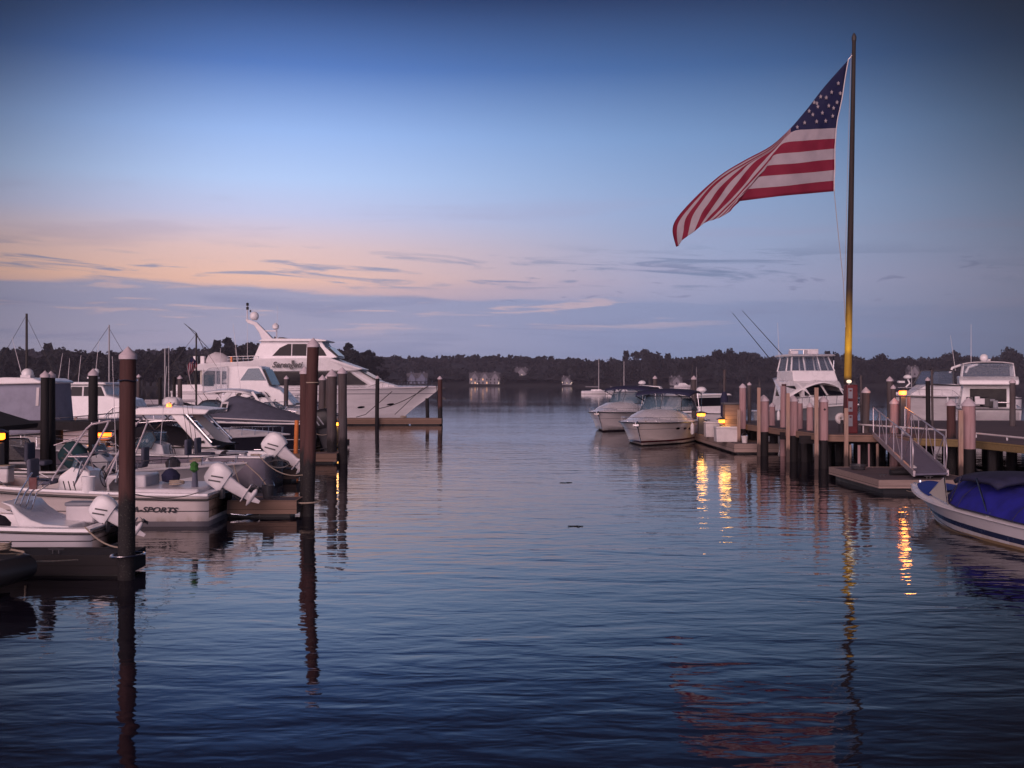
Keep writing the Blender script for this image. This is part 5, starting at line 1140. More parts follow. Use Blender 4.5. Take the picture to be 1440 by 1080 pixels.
# white water pipes laid along the pier edge
r = thing('water_pipe', 'long white water pipe on short supports along the pier edge behind the gangway', 'pipe'); MB().tube([at(1208, 597, 41.5), at(1338, 605.5, 37.6)], .035).build('pipe', 'white2', r)
for q in (0.05, .5, .95):
    a = at(1208, 597, 41.5).lerp(at(1338, 605.5, 37.6), q); MB().tube([(a.x, a.y, 1.25), a], .03).build('support', 'white2', r)
r = thing('water_pipe', 'white water pipe on the pier deck running out at the right edge of the photo', 'pipe'); MB().tube([at(1368, 609, 38), at(1470, 619, 34)], .035).build('pipe', 'white2', r)
for q in (0.05, .5, .95):
    a = at(1368, 609, 38).lerp(at(1470, 619, 34), q); MB().tube([(a.x, a.y, 1.25), a], .03).build('support', 'white2', r)
def pier_pile(label, px, top, D, r_, m='pilewrap', zsplit=1.05, group=None, wrapr=1.12, cap='cap'):
    o = thing('pier_piling', label, 'piling', (X(px, D), D, 0), 0, group); z1 = Z(top, D)
    MB().tube([(0, 0, -1.2), (0, 0, zsplit + .1)], r_, 14).build('lower_shaft', 'piledark', o, ang=60)
    MB().lathe([(r_ * wrapr, zsplit), (r_ * wrapr * 1.01, lerp(zsplit, z1, .5)), (r_ * wrapr * .97, z1 - r_ * 1.2)], 16, (0, 0, 0)).build('sleeve', m, o, ang=60)
    if cap: MB().lathe([(r_ * 1.22, -.04), (r_ * 1.22, .01), (r_ * .6, r_ * .8), (.004, r_ * 1.25)], 16, (0, 0, z1 - r_ * 1.25)).build('cap', cap, o, ang=25)
    return o
pier_pile('slim pale-sleeved piling at the far outer corner of the pier', 1044.5, 539, 49.6, .14); pier_pile('thick pink-sleeved piling second along the pier edge, with a knot of rope', 1074, 555, 46.6, .20)
pier_pile('thick pink-sleeved piling third along the pier edge', 1115, 555, 43.3, .19); pier_pile('pink piling with a dark hole near its top at the pier corner', 1158, 556.5, 39.8, .155)
pier_pile('pale piling just behind the third pink piling of the pier edge', 1124, 562, 45, .13, cap=None); pier_pile('thick pink piling with a white cap and pipe elbow, right of the gangway', 1362, 559, 34.6, .19)
for px, t, D, lab in ((1039, 576, 49.2, 'narrow fender board beside the outermost pier piling'), (1067, 545, 46.2, 'tall narrow fender board beside the second pier piling'), (1108, 553, 42.9, 'tall pale fender board beside the third pier piling'),
                 (1148, 545, 39.5, 'tall pinkish fender board beside the corner pier piling'), (1190, 574, 39.0, 'pale timber post in front of the flagpole, standing to the water'), (1351, 577, 34.2, 'pale timber fender beside the capped piling right of the gangway')):
    o = thing('fender_post', lab, 'post', (X(px, D), D, 0), 0, 'fender boards along the pier edge'); MB().box((0, 0, (Z(t, D) - .3) / 2), (.14, .10, Z(t, D) + .3)).build('board', 'fender', o, bevel=.012)
pier_pile('short pinkish piling between the second and third pier pilings', 1086, 566, 48.5, .12); pier_pile('pale piling close behind the corner pier piling', 1139, 566, 43.5, .12)
MB().lathe([(.001, -.05), (.05, 0), (.001, .05)], 8, (0, 0, 0)).build('knot', 'black', bpy.data.objects['pier_piling.003']).location = (0, -.165, 2.2)
piling('dark wooden piling standing on the pier left of the second one', 1104, 540, 50, .11, 'pile', zt=None, cap=None) ; piling('slim white-wrapped post at the outer pier corner, behind the first piling', 1054, 537, 51.5, .09, 'pilegrey')
piling('pinkish square-topped post behind the third pier piling', 1101, 543, 46.5, .12, 'pilewrap', cap=None)
piling('capped piling right of the red fuel pump', 1216, 544, 41.5, .15, 'pilegrey'); piling('capped piling behind the orange lamp', 1253, 529, 47, .14, 'pilegrey'); piling('thin post behind the pump, right of the flagpole', 1212, 528, 60, .07, 'pilegrey', cap=None)
piling('short capped post just left of the orange lamp', 1258, 541, 45.5, .10, 'pilegrey'); piling('left of the two rough pink pilings under the orange lamp', 1257, 559, 41.2, .16, 'pilewrap'); piling('right of the two rough pink pilings under the orange lamp', 1268, 560, 41.4, .14, 'pilewrap')
piling('narrow pinkish post right of the orange lamp', 1276, 558, 41.2, .07, 'pilewrap', cap=None)
piling('dark capped piling in front of the large express cruiser', 1306, 530, 48, .10, 'piledark'); piling('short brick-coloured piling with a white cap near the gangway', 1338, 561, 37.4, .15, 'pile', capr=1.25)
piling('capped piling in front of the rightmost flybridge boat', 1424, 532, 48, .13, 'pilegrey'); piling('thin pale pole in front of the large express cruiser', 1312, 520, 47, .05, 'pilegrey', cap=None)
piling('capped piling behind the nearer moored cruiser', 921, 528, 80, .16, 'pilegrey', cap='cap'); piling('capped piling right of the moored cruisers beside the float', 976.5, 528, 66, .16, 'pilegrey')
o = piling('slim post with a dark wrapped lower sleeve beyond the float', 1018.5, 520, 70, .09, 'pilegrey', cap=None); MB().lathe([(.12, .9), (.24, 1.0), (.25, 2.2), (.12, 2.6)], 12).build('wrapped_sleeve', 'navy', o)
o = piling('orange tipped marker post between the dark cruiser and the reddish piling', 415.5, 591, 42.2, .085, 'orange', cap=None, name='marker_post')
# posts hidden mostly below the pier but catching light
for k, (px, D) in enumerate(((1196, 37.8), (1208, 37.5), (1222, 38.2), (1234, 38.4))):
    o = thing('pier_stringer_post', 'pale thin post standing in the water under the pier behind the low float', 'post', (X(px, D), D, 0), 0, 'thin posts under the pier'); MB().tube([(0, 0, -1), (0, 0, 1.0)], .05 if k % 2 else .035, 8).build('post', 'fender' if k in (0, 3) else 'pilewrap', o)
# low float with gangway
f1 = float_dock('low weathered float at the foot of the gangway', 10.55, 13.3, 30.6, 35.3, .40, 'deckwood', 'fasciapale', None, 'gangway_float', .24, 1)
for x, y in ((-.9, -1.2), (-.9, 1.5), (.2, -1.9)): dock_cleat(f1, x, y, .4)
o = thing('black_tyre_fender', 'small black bumper lying on the low float', 'bumper', (11.7, 32.2, .4)); MB().tube([(-.28, 0, .09), (.28, .05, .09)], [.1, .1], 10).build('bumper', 'black', o); 
o = thing('float_bollard', 'little white-topped bollard on the low float', 'bollard', (12.05, 32.0, .4)); MB().lathe([(.05, 0), (.05, .18), (.09, .2), (.09, .27), (.005, .33)], 12).build('post', 'box', o)
gt = [Vector((13.45, 39.7, 1.28)), Vector((14.55, 39.5, 1.28))]; gb = [Vector((11.65, 30.9, .56)), Vector((12.75, 31.2, .56))]
g_ = thing('gangway', 'aluminium gangway with criss-cross side rails sloping down to the low float', 'gangway', (0, 0, 0))
MB().loft([[gt[0], gt[1], gt[1] - Vector((0, 0, .05)), gt[0] - Vector((0, 0, .05))], [gb[0], gb[1], gb[1] - Vector((0, 0, .05)), gb[0] - Vector((0, 0, .05))]]).build('tread', 'ramp', g_)
for i in range(2):
    a, c = gt[i], gb[i]; mb = MB(); mb.beam(a, c, .06, .16); mb.build('side_beam', 'alu', g_); up = Vector((0, 0, 1.0))
    mb = MB(); d = (c - a).normalized(); e = c - d * .6
    mb.tube([a + Vector((0, 0, 0)), a + up * .97, a + up + d * .04, e + up, e + up * .93 + d * .25, e + up * .7 + d * .42, e + up * .45 + d * .42, e + d * .2 + up * .02], .025, 8)
    n = 5
    for k in range(1, n + 1): q = a.lerp(e, k / n); mb.tube([q, q + up], .018, 7)
    for k in range(n): q = a.lerp(e, k / n); q2 = a.lerp(e, (k + 1) / n); mb.tube([q, q2 + up], .015, 6) if k % 2 == 0 else mb.tube([q + up, q2], .015, 6)
    mb.build('rail', 'alu', g_)
# lamp-lit float beside the cruisers, dock boxes
float_dock('lamp-lit float where the two white cruisers lie, with dock boxes on it', 10.0, 11.9, 47.8, 63, .45, 'deckwood', 'fasciapale', None, 'cruiser_float', .38, 1)
def dockbox(label, x, y, z, w_=.9, d_=.6, h=.75):
    o = thing('dock_box', label, 'dock box', (x, y, z), 0, 'dock boxes on the lamp-lit float'); MB().box((0, 0, h * .42), (w_, d_, h * .84), taper=1.03).build('body', 'box', o, bevel=.03); MB().box((0, 0, h * .92), (w_ * 1.08, d_ * 1.1, h * .14), taper=.93).build('lid', 'box', o, bevel=.03)
dockbox('near white dock box at the end of the lamp-lit float', X(1021, 49.6), 49.6, .45, 1.0, .7, .72); dockbox('far white dock box beside the lamp pedestals', X(1004, 54), 54, .45, .9, .6, .8)
o = thing('float_locker', 'orange-lit wooden cabinet at the corner between float and pier', 'cabinet', (X(1029, 51), 51, .45)); MB().box((0, 0, .85), (.75, .6, 1.7)).build('body', 'fascia', o, bevel=.02); MB().box((0, 0, 1.75), (.9, .75, .1)).build('lid', 'roof', o, bevel=.02)
def pedestal(label, x, y, z0, zl, k=1.0, m='lampwarm', power=14, col=(1, .5, .12), group='lit power pedestals on the docks', body='dgrey', light=True):
    o = thing('lamp_pedestal', label, 'dock lamp', (x, y, z0), 0, group); h = zl - z0
    MB().box((0, 0, h / 2 - .08), (.20 * k, .18 * k, h - .16), taper=.9).build('post', body, o, bevel=.015)
    MB().lathe([(.10 * k, -.09), (.13 * k, -.06), (.13 * k, .05), (.10 * k, .07)], 14, (0, 0, h)).build('lens', m, o)
    MB().lathe([(.20 * k, .07), (.20 * k, .09), (.10 * k, .15), (.005, .18)], 14, (0, 0, h)).build('hat', 'dgrey', o)
    if light:
        ld = bpy.data.lights.new('pedestal_bulb', 'POINT'); ld.energy = power; ld.color = col; ld.shadow_soft_size = .16 * k; lo = bpy.data.objects.new('pedestal_bulb', ld); C.objects.link(lo); lo.parent = o; lo.location = (0, -.24 * k, h)
    return o
pedestal('amber lamp between the nearer cruiser and the far dock box', X(986, 57), 57, .45, Z(583, 57), 1.7, power=22)
pedestal('amber lamp above the near white dock box', X(1017, 51), 51.0, .45, Z(592, 51), 1.7, power=22)
pedestal('bright orange lamp on the pier beside the rough pink pilings', X(1264, 41), 40.6, 1.25, Z(552, 40.6), 1.1, 'lamporange', 24, (1, .32, .06), light=True)
pedestal('yellow topped lamp in front of the black shed at far left', X(35, 26), 24.6, .4, Z(613, 24.6), 1.3, power=12)
pedestal('low orange lamp seen through the slanted canopy tubes', X(126, 33.8), 34.9, .4, Z(611, 34.9), 2.0, 'lamporange', 16, (1, .35, .08))
pedestal('leftmost of the three yellow lamps behind the raised walkway', X(85, 51), 51, .45, Z(586.5, 51), 1.7, power=14); pedestal('orange lamp in the middle of the three behind the raised walkway', X(97, 52), 52, .45, Z(585, 52), 1.6, 'lamporange', 10, (1, .35, .08))
pedestal('rightmost yellow lamp behind the raised walkway, next to the dark rounded piling', X(119, 50), 50, .45, Z(582, 50), 1.6, power=14)
pedestal('lamp glowing between the two thick grey pilings', X(473, 52.3), 52.4, .4, Z(596, 52.4), 1.2, power=24)
# fuel pump with lamp
o = thing('fuel_pump', 'tall red fuel cabinet with a white light on top beside the flagpole', 'fuel pump', (X(1194, 41), 41.0, 1.25)); zt = Z(541, 41) - 1.25
MB().box((.06, 0, zt / 2), (.42, .42, zt)).build('body', 'red', o, bevel=.03); 
for k, (za, zb) in enumerate(((.93, .72), (.66, .45), (.38, .15))): MB().box((-.02, -.225, zt * (za + zb) / 2), (.16, .03, zt * (za - zb))).build('panel', 'grey', o)
for k in range(4): MB().box((-.02, -.245, zt * (.88 - k * .18)), (.08, .02, .06)).build('marking', 'red', o)
MB().lathe([(.04, 0), (.05, .12)], 10, (.0, 0, zt)).build('lamp_stem', 'steel', o); MB().lathe([(.05, .06), (.09, .09), (.10, .14), (.07, .18), (.01, .19)], 12, (0, 0, zt)).build('lamp_globe', 'lampwhite', o)
ld = bpy.data.lights.new('pump_bulb', 'POINT'); ld.energy = 1.0; ld.color = (1, .85, .65); ld.shadow_soft_size = .15; lo = bpy.data.objects.new('pump_bulb', ld); C.objects.link(lo); lo.parent = o; lo.location = (0, -.25, zt + .25)
o2 = thing('hose_reel', 'pale hose reel and fittings at the foot of the red fuel cabinet', 'hose reel', (X(1183, 41.5), 41.5, 1.25))
MB().tube([(.13 * math.cos(a), .05, .55 + .13 * math.sin(a)) for a in [i * PI / 10 for i in range(20)]], .10, 8, closed=True).build('hose', 'box', o2); MB().box((0, .05, .25), (.1, .3, .5)).build('stand', 'dgrey', o2)
# ---------------------------------------------------------------- flagpole and flag
FD = 43.0; zb = Z(655, FD); ztp = Z(56, FD)
fp = thing('flagpole', 'very tall tapering wooden flagpole standing at the pier edge', 'flagpole', (X(1190, FD), FD, 0)); lx = X(1201, FD) - X(1190, FD)
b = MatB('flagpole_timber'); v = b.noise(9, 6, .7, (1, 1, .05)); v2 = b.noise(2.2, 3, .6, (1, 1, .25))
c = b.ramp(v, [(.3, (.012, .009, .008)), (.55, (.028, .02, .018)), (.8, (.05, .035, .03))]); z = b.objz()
pole_glow = b.ramp(v2, [(.35, (.30, .17, .02)), (.6, (.46, .29, .025)), (.8, (.22, .11, .02))])  # yellow lamp glow above the pump, painted into the timber colour
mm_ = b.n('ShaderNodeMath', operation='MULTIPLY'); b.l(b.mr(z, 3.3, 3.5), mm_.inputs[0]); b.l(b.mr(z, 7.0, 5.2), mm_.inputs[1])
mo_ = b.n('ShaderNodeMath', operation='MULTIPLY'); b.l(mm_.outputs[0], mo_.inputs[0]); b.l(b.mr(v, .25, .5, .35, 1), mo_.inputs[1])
b.setp(Base_Color=b.mix(mo_.outputs[0], c, pole_glow), Roughness=.8); b.bump(v, .6, .02); M['poletimber'] = b.m
rings = []
for k in range(15):
    q = k / 14; z = lerp(-1, ztp, q); rad = lerp(.18, .075, q ** .9); rings.append([(lx * max(0, z) / ztp + rad * math.cos(2 * PI * j / 14), rad * math.sin(2 * PI * j / 14), z) for j in range(14)])
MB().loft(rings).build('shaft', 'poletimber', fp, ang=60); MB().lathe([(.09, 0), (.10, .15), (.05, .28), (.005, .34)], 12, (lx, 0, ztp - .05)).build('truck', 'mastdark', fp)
def fpt(px, py, dy=0): v = at(px, py, FD + dy); return (v.x - fp.location.x, v.y - FD, v.z)
MB().tube([fpt(1198, 78), fpt(1193, 84)], .02, 6).build('halyard_snap', 'steel', fp)
mb = MB(); mb.tube([fpt(1173, 269, -.1), fpt(1176, 300, -.1), fpt(1181, 350, -.08), fpt(1186, 395, -.1), fpt(1189, 460, -.25)], .012, 5); mb.tube([fpt(1197, 75, -.12), fpt(1193, 200, -.16), fpt(1188, 395, -.2)], .008, 5); mb.build('halyard', 'rope', fp)
# spotlight washing the pole over the yellow glow painted into its colour
sp_ = bpy.data.lights.new('pole_floodlight', 'SPOT'); sp_.energy = 260; sp_.color = (1, .78, .30); sp_.spot_size = R(30); sp_.spot_blend = .6; sp_.shadow_soft_size = .08
so_ = bpy.data.objects.new('pole_floodlight', sp_); C.objects.link(so_)
fl = thing('floodlight', 'small floodlight on a bracket at the fuel cabinet, aimed up at the flagpole', 'floodlight', (X(1197, 41.2), 40.9, Z(543, 41))); MB().box((0, 0, .06), (.16, .14, .12)).build('housing', 'dgrey', fl, bevel=.01); MB().box((-.02, .075, .08), (.1, .012, .08)).build('lens', 'lampwhite', fl)
so_.parent = fl; so_.location = (-.05, .15, .12); tgt = Vector((X(1191, FD), FD, 5.3)); so_.rotation_euler = (tgt - Vector(fl.location) - Vector(so_.location)).to_track_quat('-Z', 'Y').to_euler()
# flag: lines of equal height on the cloth (stripe boundaries), hoist to fly
lines = {13: [(1193, 84), (1160, 121), (1136, 152), (1113, 179), (1085, 205), (1050, 224), (1018, 243), (990, 266), (966, 290), (950, 310), (946, 326), (951, 347)],
 12: [(1190, 100), (1160, 127), (1136, 156), (1112, 181), (1085, 207), (1050, 226), (1018, 245), (992, 268), (970, 292), (955, 312), (952, 328), (954, 346)],
 11: [(1188, 112), (1162, 134), (1138, 158), (1112, 182), (1085, 208), (1050, 228), (1020, 246), (1000, 262), (978, 288), (964, 308), (961, 326), (959, 338)],
 10: [(1186, 126), (1164, 142), (1138, 161), (1112, 183), (1086, 209), (1052, 229), (1024, 246), (1003, 264), (984, 288), (974, 304), (970, 318), (967, 332)],
 9: [(1184, 139), (1164, 150), (1138, 165), (1112, 184), (1086, 210), (1054, 229), (1036, 242), (1012, 264), (998, 284), (988, 298), (982, 312), (976, 326)],
 8: [(1181, 153), (1164, 160), (1138, 170), (1112, 185), (1087, 210), (1056, 229), (1042, 242), (1024, 260), (1010, 280), (1000, 294), (992, 306), (984, 319)],
 7: [(1178, 166), (1160, 170), (1138, 176), (1112, 186), (1088, 210), (1064, 226), (1050, 240), (1036, 258), (1022, 276), (1010, 292), (1000, 302), (990, 314)],
 6: [(1176, 180), (1158, 181), (1138, 182), (1113, 186), (1090, 210), (1078, 222), (1062, 240), (1048, 258), (1030, 278), (1016, 292), (1006, 302), (996, 311)],
 5: [(1175, 195), (1156, 196), (1130, 198), (1103, 201), (1090, 213), (1078, 228), (1064, 244), (1050, 260), (1034, 278), (1020, 292), (1010, 302), (1001, 310)],
 4: [(1174, 209), (1152, 211), (1124, 214), (1092, 217), (1084, 224), (1074, 236), (1062, 250), (1050, 263), (1036, 279), (1024, 291), (1014, 301), (1006, 308)],
 3: [(1174, 224), (1150, 226), (1118, 230), (1080, 233), (1074, 240), (1064, 250), (1056, 260), (1048, 268), (1037, 280), (1027, 290), (1018, 300), (1010, 307)],
 2: [(1174, 239), (1146, 242), (1110, 245), (1066, 249), (1060, 256), (1054, 264), (1048, 270), (1042, 275), (1036, 282), (1029, 290), (1021, 299), (1014, 305)],
 1: [(1173, 254), (1142, 257), (1100, 262), (1052, 266), (1048, 270), (1045, 273), (1042, 276), (1039, 279), (1036, 284), (1030, 290), (1024, 298), (1018, 303)],
 0: [(1173, 269), (1140, 272), (1096, 276), (1040, 283), (1039, 284), (1038, 285), (1037, 286), (1036, 287), (1034, 289), (1031, 292), (1027, 297), (1021, 301)]}
NS = 4
def cr(p0, p1, p2, p3, t):
    return tuple(.5 * ((2 * b_) + (-a_ + c_) * t + (2 * a_ - 5 * b_ + 4 * c_ - d_) * t * t + (-a_ + 3 * b_ - 3 * c_ + d_) * t ** 3) for a_, b_, c_, d_ in zip(p0, p1, p2, p3))
dense = {}
for k, P0 in lines.items():
    o_ = []
    for i in range(len(P0) - 1):
        q = [P0[max(0, i - 1)], P0[i], P0[i + 1], P0[min(len(P0) - 1, i + 2)]]
        for s_ in range(NS): o_.append(cr(*q, s_ / NS))
    o_.append(P0[-1]); dense[k] = o_
NU = len(dense[0]); verts = []; NV = 13 * 3
for j in range(NV + 1):
    v_ = j / 3; k0 = min(12, int(v_)); f_ = v_ - k0
    for i in range(NU):
        a_, c_ = dense[k0][i], dense[k0 + 1][i]; px_, py_ = lerp(a_[0], c_[0], f_), lerp(a_[1], c_[1], f_); u_ = i / (NU - 1)
        fold = max(0, (1165 - px_) / 220)
        dy = -.35 * u_ + .16 * math.sin(px_ * .05 + py_ * .022) * min(1, u_ * 4) + .22 * (v_ / 13 - .5) * fold * 4 + (.07 * math.sin(px_ * .16 - py_ * .09) + .035 * math.sin(px_ * .37 + py_ * .21 + v_)) * min(1, u_ * 5)
        if v_ > 6 and u_ > .3: dy += .25 * (v_ - 6) / 7
        verts.append(fpt(px_, py_, dy))
mb = MB(); mb.v = verts
for j in range(NV):
    for i in range(NU - 1):
        kk = j // 3; n_u = 3 * NS
        mid = 2 if (kk >= 6 and i < n_u) else (0 if kk % 2 == 0 else 1)
        mb.f.append((j * NU + i, j * NU + i + 1, (j + 1) * NU + i + 1, (j + 1) * NU + i)); mb.m.append(mid)
def cloth(name, col):
    b = MatB(name); v = b.noise(3, 4, .6); b.setp(Base_Color=b.ramp(v, [(.3, sc3(col, .85)), (.7, col)]), Roughness=.8)
    t = b.n('ShaderNodeBsdfTranslucent'); t.inputs[0].default_value = tuple(col) + (1,); mx = b.n('ShaderNodeMixShader'); mx.inputs[0].default_value = .35
    out = b.t.nodes['Material Output']; b.l(b.b.outputs[0], mx.inputs[1]); b.l(t.outputs[0], mx.inputs[2]); b.l(mx.outputs[0], out.inputs[0]); return b.m
M['fred'] = cloth('flag_red', (.27, .014, .05)); M['fwhite'] = cloth('flag_white', (.50, .45, .50)); M['fblue'] = cloth('flag_blue', (.012, .016, .08))
fg = tag(thing('flag', 'large American flag streaming left from the tall flagpole, its fly end folded', 'flag', tuple(fp.location)), None)
cl_ = mb.build('cloth', ['fred', 'fwhite', 'fblue'], fg, fix=False, ang=80); cl_.modifiers.new('thickness', 'SOLIDIFY').thickness = .012
mb = MB()
stars = [(1178, 118), (1181, 132), (1176, 145), (1171, 153), (1168, 131), (1160, 139), (1153, 137), (1148, 146), (1164, 150), (1155, 160), (1149, 151), (1141, 163), (1130, 174), (1146, 173), (1160, 171), (1144, 145), (1136, 158), (1120, 180), (1170, 164)]
def cloth_z(px, py):
    best = None
    for (x_, y_, z_) in verts[NU * 18:]:
        pass
    return 0
import bisect
def nearest_y(px, py):
    t = fpt(px, py); bd = 1e9; by = 0
    for j in range(18, NV + 1):
        for i in range(3 * NS + 2):
            q = verts[j * NU + i]; d = (q[0] - t[0]) ** 2 + (q[2] - t[2]) ** 2
            if d < bd: bd = d; by = q[1]
    return by
for sx_, sy_ in stars:
    t = Vector(fpt(sx_, sy_)); yv = nearest_y(sx_, sy_); rad = .09; pts = []
    for k in range(10): a = PI / 2 + k * PI / 5; q = rad if k % 2 == 0 else rad * .45; pts.append((t.x + q * .75 * math.cos(a), t.z + q * math.sin(a)))
    MB().loft([[(x, yv - .075, z) for x, z in pts], [(x, yv + .075, z) for x, z in pts]]).build('star', 'fwhite', cl_)
MB().tube([verts[j * NU] for j in range(0, NV + 1, 3)], .025, 6).build('hoist_band', 'whitecanvas', fg)
# ---------------------------------------------------------------- masts of yachts on far moorings
def sailboat(label, px, top, D, L_=8, m='mast', lean=0, r_=.06, wire=True, rz=0, group='sailboats moored far out'):
    b = Boat('sailboat', label, 'sailboat', (X(px, D) - L_ * .55 * math.cos(rz), D), rz, L_, 2.4, 1.0, .8, .5, 1.2, .45); b.r['group'] = group
    b.hull('hullwhite', 14); b.deck(.02); mx = L_ * .55; h = Z(top, D)
    mb = MB(); mb.tprism([(L_ * .3, .85), (L_ * .68, .95), (L_ * .6, 1.3), (L_ * .32, 1.3)], lambda a, c: .7); mb.build('coachroof', 'white', b.r, bevel=.05)
    MB().tube([(mx, 0, .8), (mx + lean, 0, h)], [r_, r_ * .7], 8).build('mast', m, b.r)
    MB().tube([(mx, 0, 2.0), (mx - L_ * .42, 0, 2.0)], .09, 8).build('furled_boom', 'sail', b.r)
    if wire:
        mb = MB(); mb.tube([(mx + lean, 0, h * .97), (L_ - .1, 0, 1.0)], .012, 4); mb.tube([(mx + lean, 0, h * .99), (.1, 0, .9)], .012, 4); mb.build('stays', 'mastdark', b.r)
    return b
sailboat('sailboat with a stout dark mast at the far left above the canvas-enclosed cruiser', 37.5, 441, 66, 7, 'mastdark', 0, .10, True)
sailboat('sailboat with tall thin pale mast just left of the tallest piling', 153.5, 457, 60, 7, 'mast', 0, .055)
sailboat('sailboat whose pale mast stands between the tallest piling and the small flag', 232, 490, 62, 7, 'mast', 0, .06)
sb = sailboat('boat with a dark mast, crossed outriggers and a small American flag', 276, 468, 70, 8, 'mastdark', 0, .075)
mb = MB(); l0 = sb.r.location
for a, c in (((262, 457), (300, 497)), ((259, 455), (276, 468)), ((277, 470), (290, 500))): v1, v2 = at(a[0], a[1], 70), at(c[0], c[1], 70); mb.tube([v1 - l0, v2 - l0], .02, 5)
mb.build('outrigger', 'mastdark', sb.r)
st0 = sb.r
fl2 = thing('small_flag', 'small American flag drooping on a staff behind the left slips', 'flag', tuple(at(276, 560, 69)))
def q2(px, py, dy=0): v = at(px, py, 69 + dy) - Vector(fl2.location); return (v.x, v.y, v.z)
MB().tube([q2(276, 560), q2(271, 500)], .03, 6).build('staff', 'mastdark', fl2)
mb = MB(); L_a = [(270, 503), (269, 516), (266, 530)]; R_a = [(277, 507), (277.5, 518), (271, 526)]
A_ = [(269.5, 503), (265, 512), (263.8, 522), (265.8, 530)]; B_ = [(272, 505), (276, 508), (277.5, 514), (270.5, 523)]
nst = 9
for k in range(nst):
    P0 = [[q2(lerp(a[0], c[0], t), lerp(a[1], c[1], t), .12 * math.sin(i * 2 + t * 5)) for t in (k / nst, (k + 1) / nst)] for i, (a, c) in enumerate(zip(A_, B_))]; mb.grid(P0, 0 if k % 2 == 0 else 1)
mb.build('cloth', ['fred', 'fwhite'], fl2, solid=.01)
mb = MB(); mb.grid([[q2(269.5, 502, -.08), q2(273, 504.5, -.08)], [q2(267, 508, -.08), q2(275.5, 508, -.08)], [q2(268.5, 512, -.08), q2(273, 512, -.08)]]); mb.build('canton', 'fblue', fl2, solid=.01)
sailboat('far sailboat whose bare mast rises left of the two moored cruisers', 842, 505, 300, 9, 'mast', 0, .16); sailboat('far sailboat whose bare mast rises between the two moored cruisers', 877.5, 508, 290, 9, 'mast', 0, .16)
sailboat('far sailboat with slightly leaning mast beside the capped piling right of the cruisers', 971, 512, 280, 9, 'mastdark', .6, .14); sailboat('far sailboat seen above the large express cruiser', 1282, 516, 260, 8, 'mast', 0, .11)
# boats and jetty lights along the far waterline
def farboat(label, px, D, L_=9):
    b = Boat('far_motorboat', label, 'motorboat', (X(px, D), D), rt.uniform(-.2, .2), L_, 3, 1.8, 1.3, .5, 1.5, .5); b.r['group'] = 'boats moored under the far shore'; b.hull('hullwhite', 10); b.deck(.02)
    mb = MB(); mb.tprism([(L_ * .2, 1.3), (L_ * .7, 1.6), (L_ * .55, 2.9), (L_ * .25, 2.9)], lambda a, c: 1.2); mb.build('cabin', 'white', b.r, bevel=.05)
farboat('tiny white boat at the far waterline below the leaning mast', 948, 700, 13)
# little bits of drifting weed on the water
M['weed'] = mat('wet_weed', (.012, .012, .01), .4)
for px, py, lab in ((795, 679, 'small dark clump of weed drifting in mid channel'), (810, 740, 'thin scrap of weed floating nearer in mid channel')):
    D = CH * FPX / (py - HY); o = thing('drifting_weed', lab, 'seaweed', (X(px, D), D, 0)); rr = random.Random(px); mb = MB()
    for k in range(6): x = rr.uniform(-.12, .12); y = rr.uniform(-.05, .05); mb.tube([(x, y, .004), (x + rr.uniform(-.12, .12), y + rr.uniform(-.1, .1), .012), (x + rr.uniform(-.12, .12), y + rr.uniform(-.05, .05), .004)], .008, 5)
    mb.build('strands', 'weed', o)

# mooring lines and whip antennas that clutter the slips
def line(bt, t, side, px, py, D, m='rope', sag=.25, r_=.014):
    rt_ = bt.r; mi = (Matrix.Translation(rt_.location) @ Matrix.Rotation(rt_.rotation_euler.z, 4, 'Z')).inverted()
    a = bt.sh_pt(t, side, .05, .06); c = mi @ at(px, py, D); n = 8
    MB().tube([a.lerp(c, i / n) - Vector((0, 0, sag * 4 * (i / n) * (1 - i / n))) for i in range(n + 1)], r_, 5).build('mooring_line', m, rt_)
line(Bt, .03, 1, 170, 690, 17.5, sag=.12, r_=.010); line(Bt, .03, -1, 352, 704, 25.4, sag=.15); line(D_, .02, 1, 425, 668, 26, sag=.2)
line(Cb, .93, 1, 346, 706, 25.5, sag=.05); line(G, .02, 1, 462, 610, 43, sag=.25); line(F2, .95, -1, 405, 641, 42.4, sag=.12); line(A, .02, 1, 168, 770, 17.6, sag=.08)
line(Y, .95, -1, 530, 575, 80, 'black', .3, .03); line(Y, .98, -1, 616, 575, 80.9, 'black', .15, .03); line(R2, .96, 1, 976, 600, 62, 'rope', .3, .02); line(R2, .2, -1, 985, 606, 60, 'rope', .2, .02)
line(RB, .94, -1, 1275, 690, 30.6, 'rope', .1); line(K, .95, -1, 380, 590, 55, sag=.3, r_=.02)
antenna(F1.r, (fx(250), -.9, fz(572)), 1.5, (.3, 0), .01); antenna(D_.r, (3.4, .4, 1.3), 2.4, (-.2, 0), .012); antenna(Bt.r, (bx_(150), .5, 1.2), 2.6, (.1, 0), .010)
antenna(G2.r, (2.2, .8, 2.85), 2.2, (-.3, 0), .014); antenna(H.r, (hx(345), -.9, hz(515)), 2.6, (-.3, 0), .018); antenna(I_.r, (ix(30), .6, iz(533)), 1.5, (-.4, 0), .012)
antenna(J.r, (jx(150), -.6, jz(540)), 2.0, (.2, 0), .014); antenna(SF.r, (3.2, -1.2, 4.9), 2.2, (-.3, 0), .02); antenna(FB.r, (3.0, 1.0, 4.5), 2.6, (0, 0), .02); antenna(E5.r, (ex_(1352), .9, ez_(522)), 2.8, (.4, 0), .022)
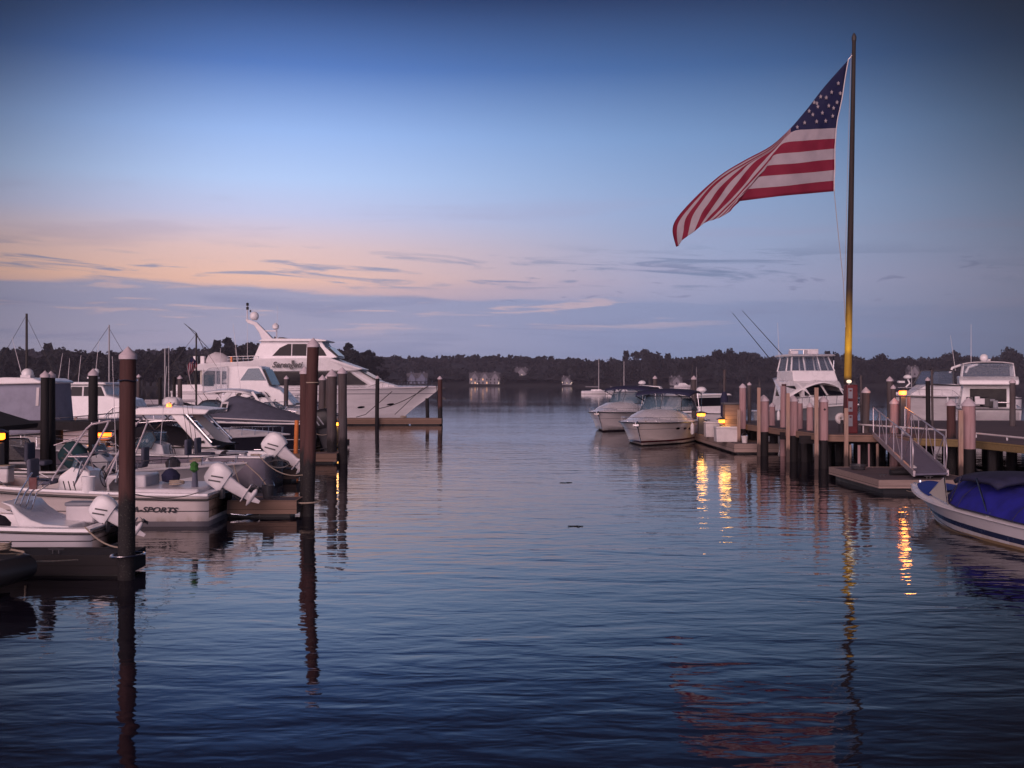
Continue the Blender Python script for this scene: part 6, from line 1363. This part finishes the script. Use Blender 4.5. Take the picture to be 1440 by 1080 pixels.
# fishing rods standing in holders
for bt, x0, n_ in ((Bt, bx_(176), 2), (D_, 2.2, 3)):
    for k in range(n_): MB().tube([(x0 + k * .22, .55 - .3 * k, 1.0), (x0 + .2 + k * .25, .5 - .3 * k, 2.6)], [.013, .004], 5).build('fishing_rod', 'dgrey', bt.r)
# small gear lying about the fingers
def bucket(label, x, y, z, m='box'):
    o = thing('bucket', label, 'bucket', (x, y, z)); MB().lathe([(.12, 0), (.15, .32), (.14, .32), (.11, .02)], 12).build('pail', m, o); MB().tube([(.15 * math.cos(a), 0, .30 + .16 * math.sin(a)) for a in [i * PI / 8 for i in range(9)]], .008, 5).build('handle', 'steel', o)
bucket('dark bucket on the finger dock beside the lettered boat engine', -5.9, 25.8, .4, 'dgrey'); bucket('pale bucket on the lamp-lit float in front of the boxes', 10.6, 48.6, .45)
def steps(label, x, y, z, rz=0):
    o = thing('dock_steps', label, 'steps', (x, y, z), rz); mb = MB()
    for k in range(2): mb.box((k * .28, 0, .14 + .14 * k), (.28, .55, .28 + .28 * k))
    mb.build('treads', 'box', o, bevel=.02)
steps('white moulded boarding steps on the float beside the nearer cruiser', 10.4, 60.2, .45, PI)

def hose(label, x, y, z, m, n_=4):
    o = thing('coiled_hose', label, 'hose', (x, y, z)); MB().tube([((.2 + .012 * (i % 5)) * math.cos(i * .55), (.2 + .012 * (i % 5)) * math.sin(i * .55), .02 + .004 * i) for i in range(n_ * 11)], .018, 6).build('coil', m, o)
hose('dark hose coiled on the low float by the gangway', 11.1, 34.2, .4, 'dgrey'); hose('teal hose coiled on the lamp-lit float between box and lamp', 10.5, 52.5, .45, 'teal'); hose('dark hose coiled on the finger dock under the big pale outboard', -7.6, 34.8, .4, 'dgrey')
hose('pale hose coiled on the long finger dock beside the big yacht', -8.2, 80.6, .5, 'rope')
# ---------------------------------------------------------------- evening haze over the harbour
hz_ = MB(); hz_.box((0, 480, 34.5), (3000, 1080, 73))
M['haze'] = bpy.data.materials.new('evening_haze'); M['haze'].use_nodes = True; nt_ = M['haze'].node_tree; nt_.nodes.clear()
pv = nt_.nodes.new('ShaderNodeVolumePrincipled'); pv.inputs['Color'].default_value = (.80, .76, .97, 1); pv.inputs['Density'].default_value = .00017; pv.inputs['Anisotropy'].default_value = 0
ou = nt_.nodes.new('ShaderNodeOutputMaterial'); nt_.links.new(pv.outputs[0], ou.inputs['Volume'])
tag(hz_.build('haze', 'haze', smooth=False), 'thin lilac evening haze over the whole harbour', 'haze', kind='stuff')
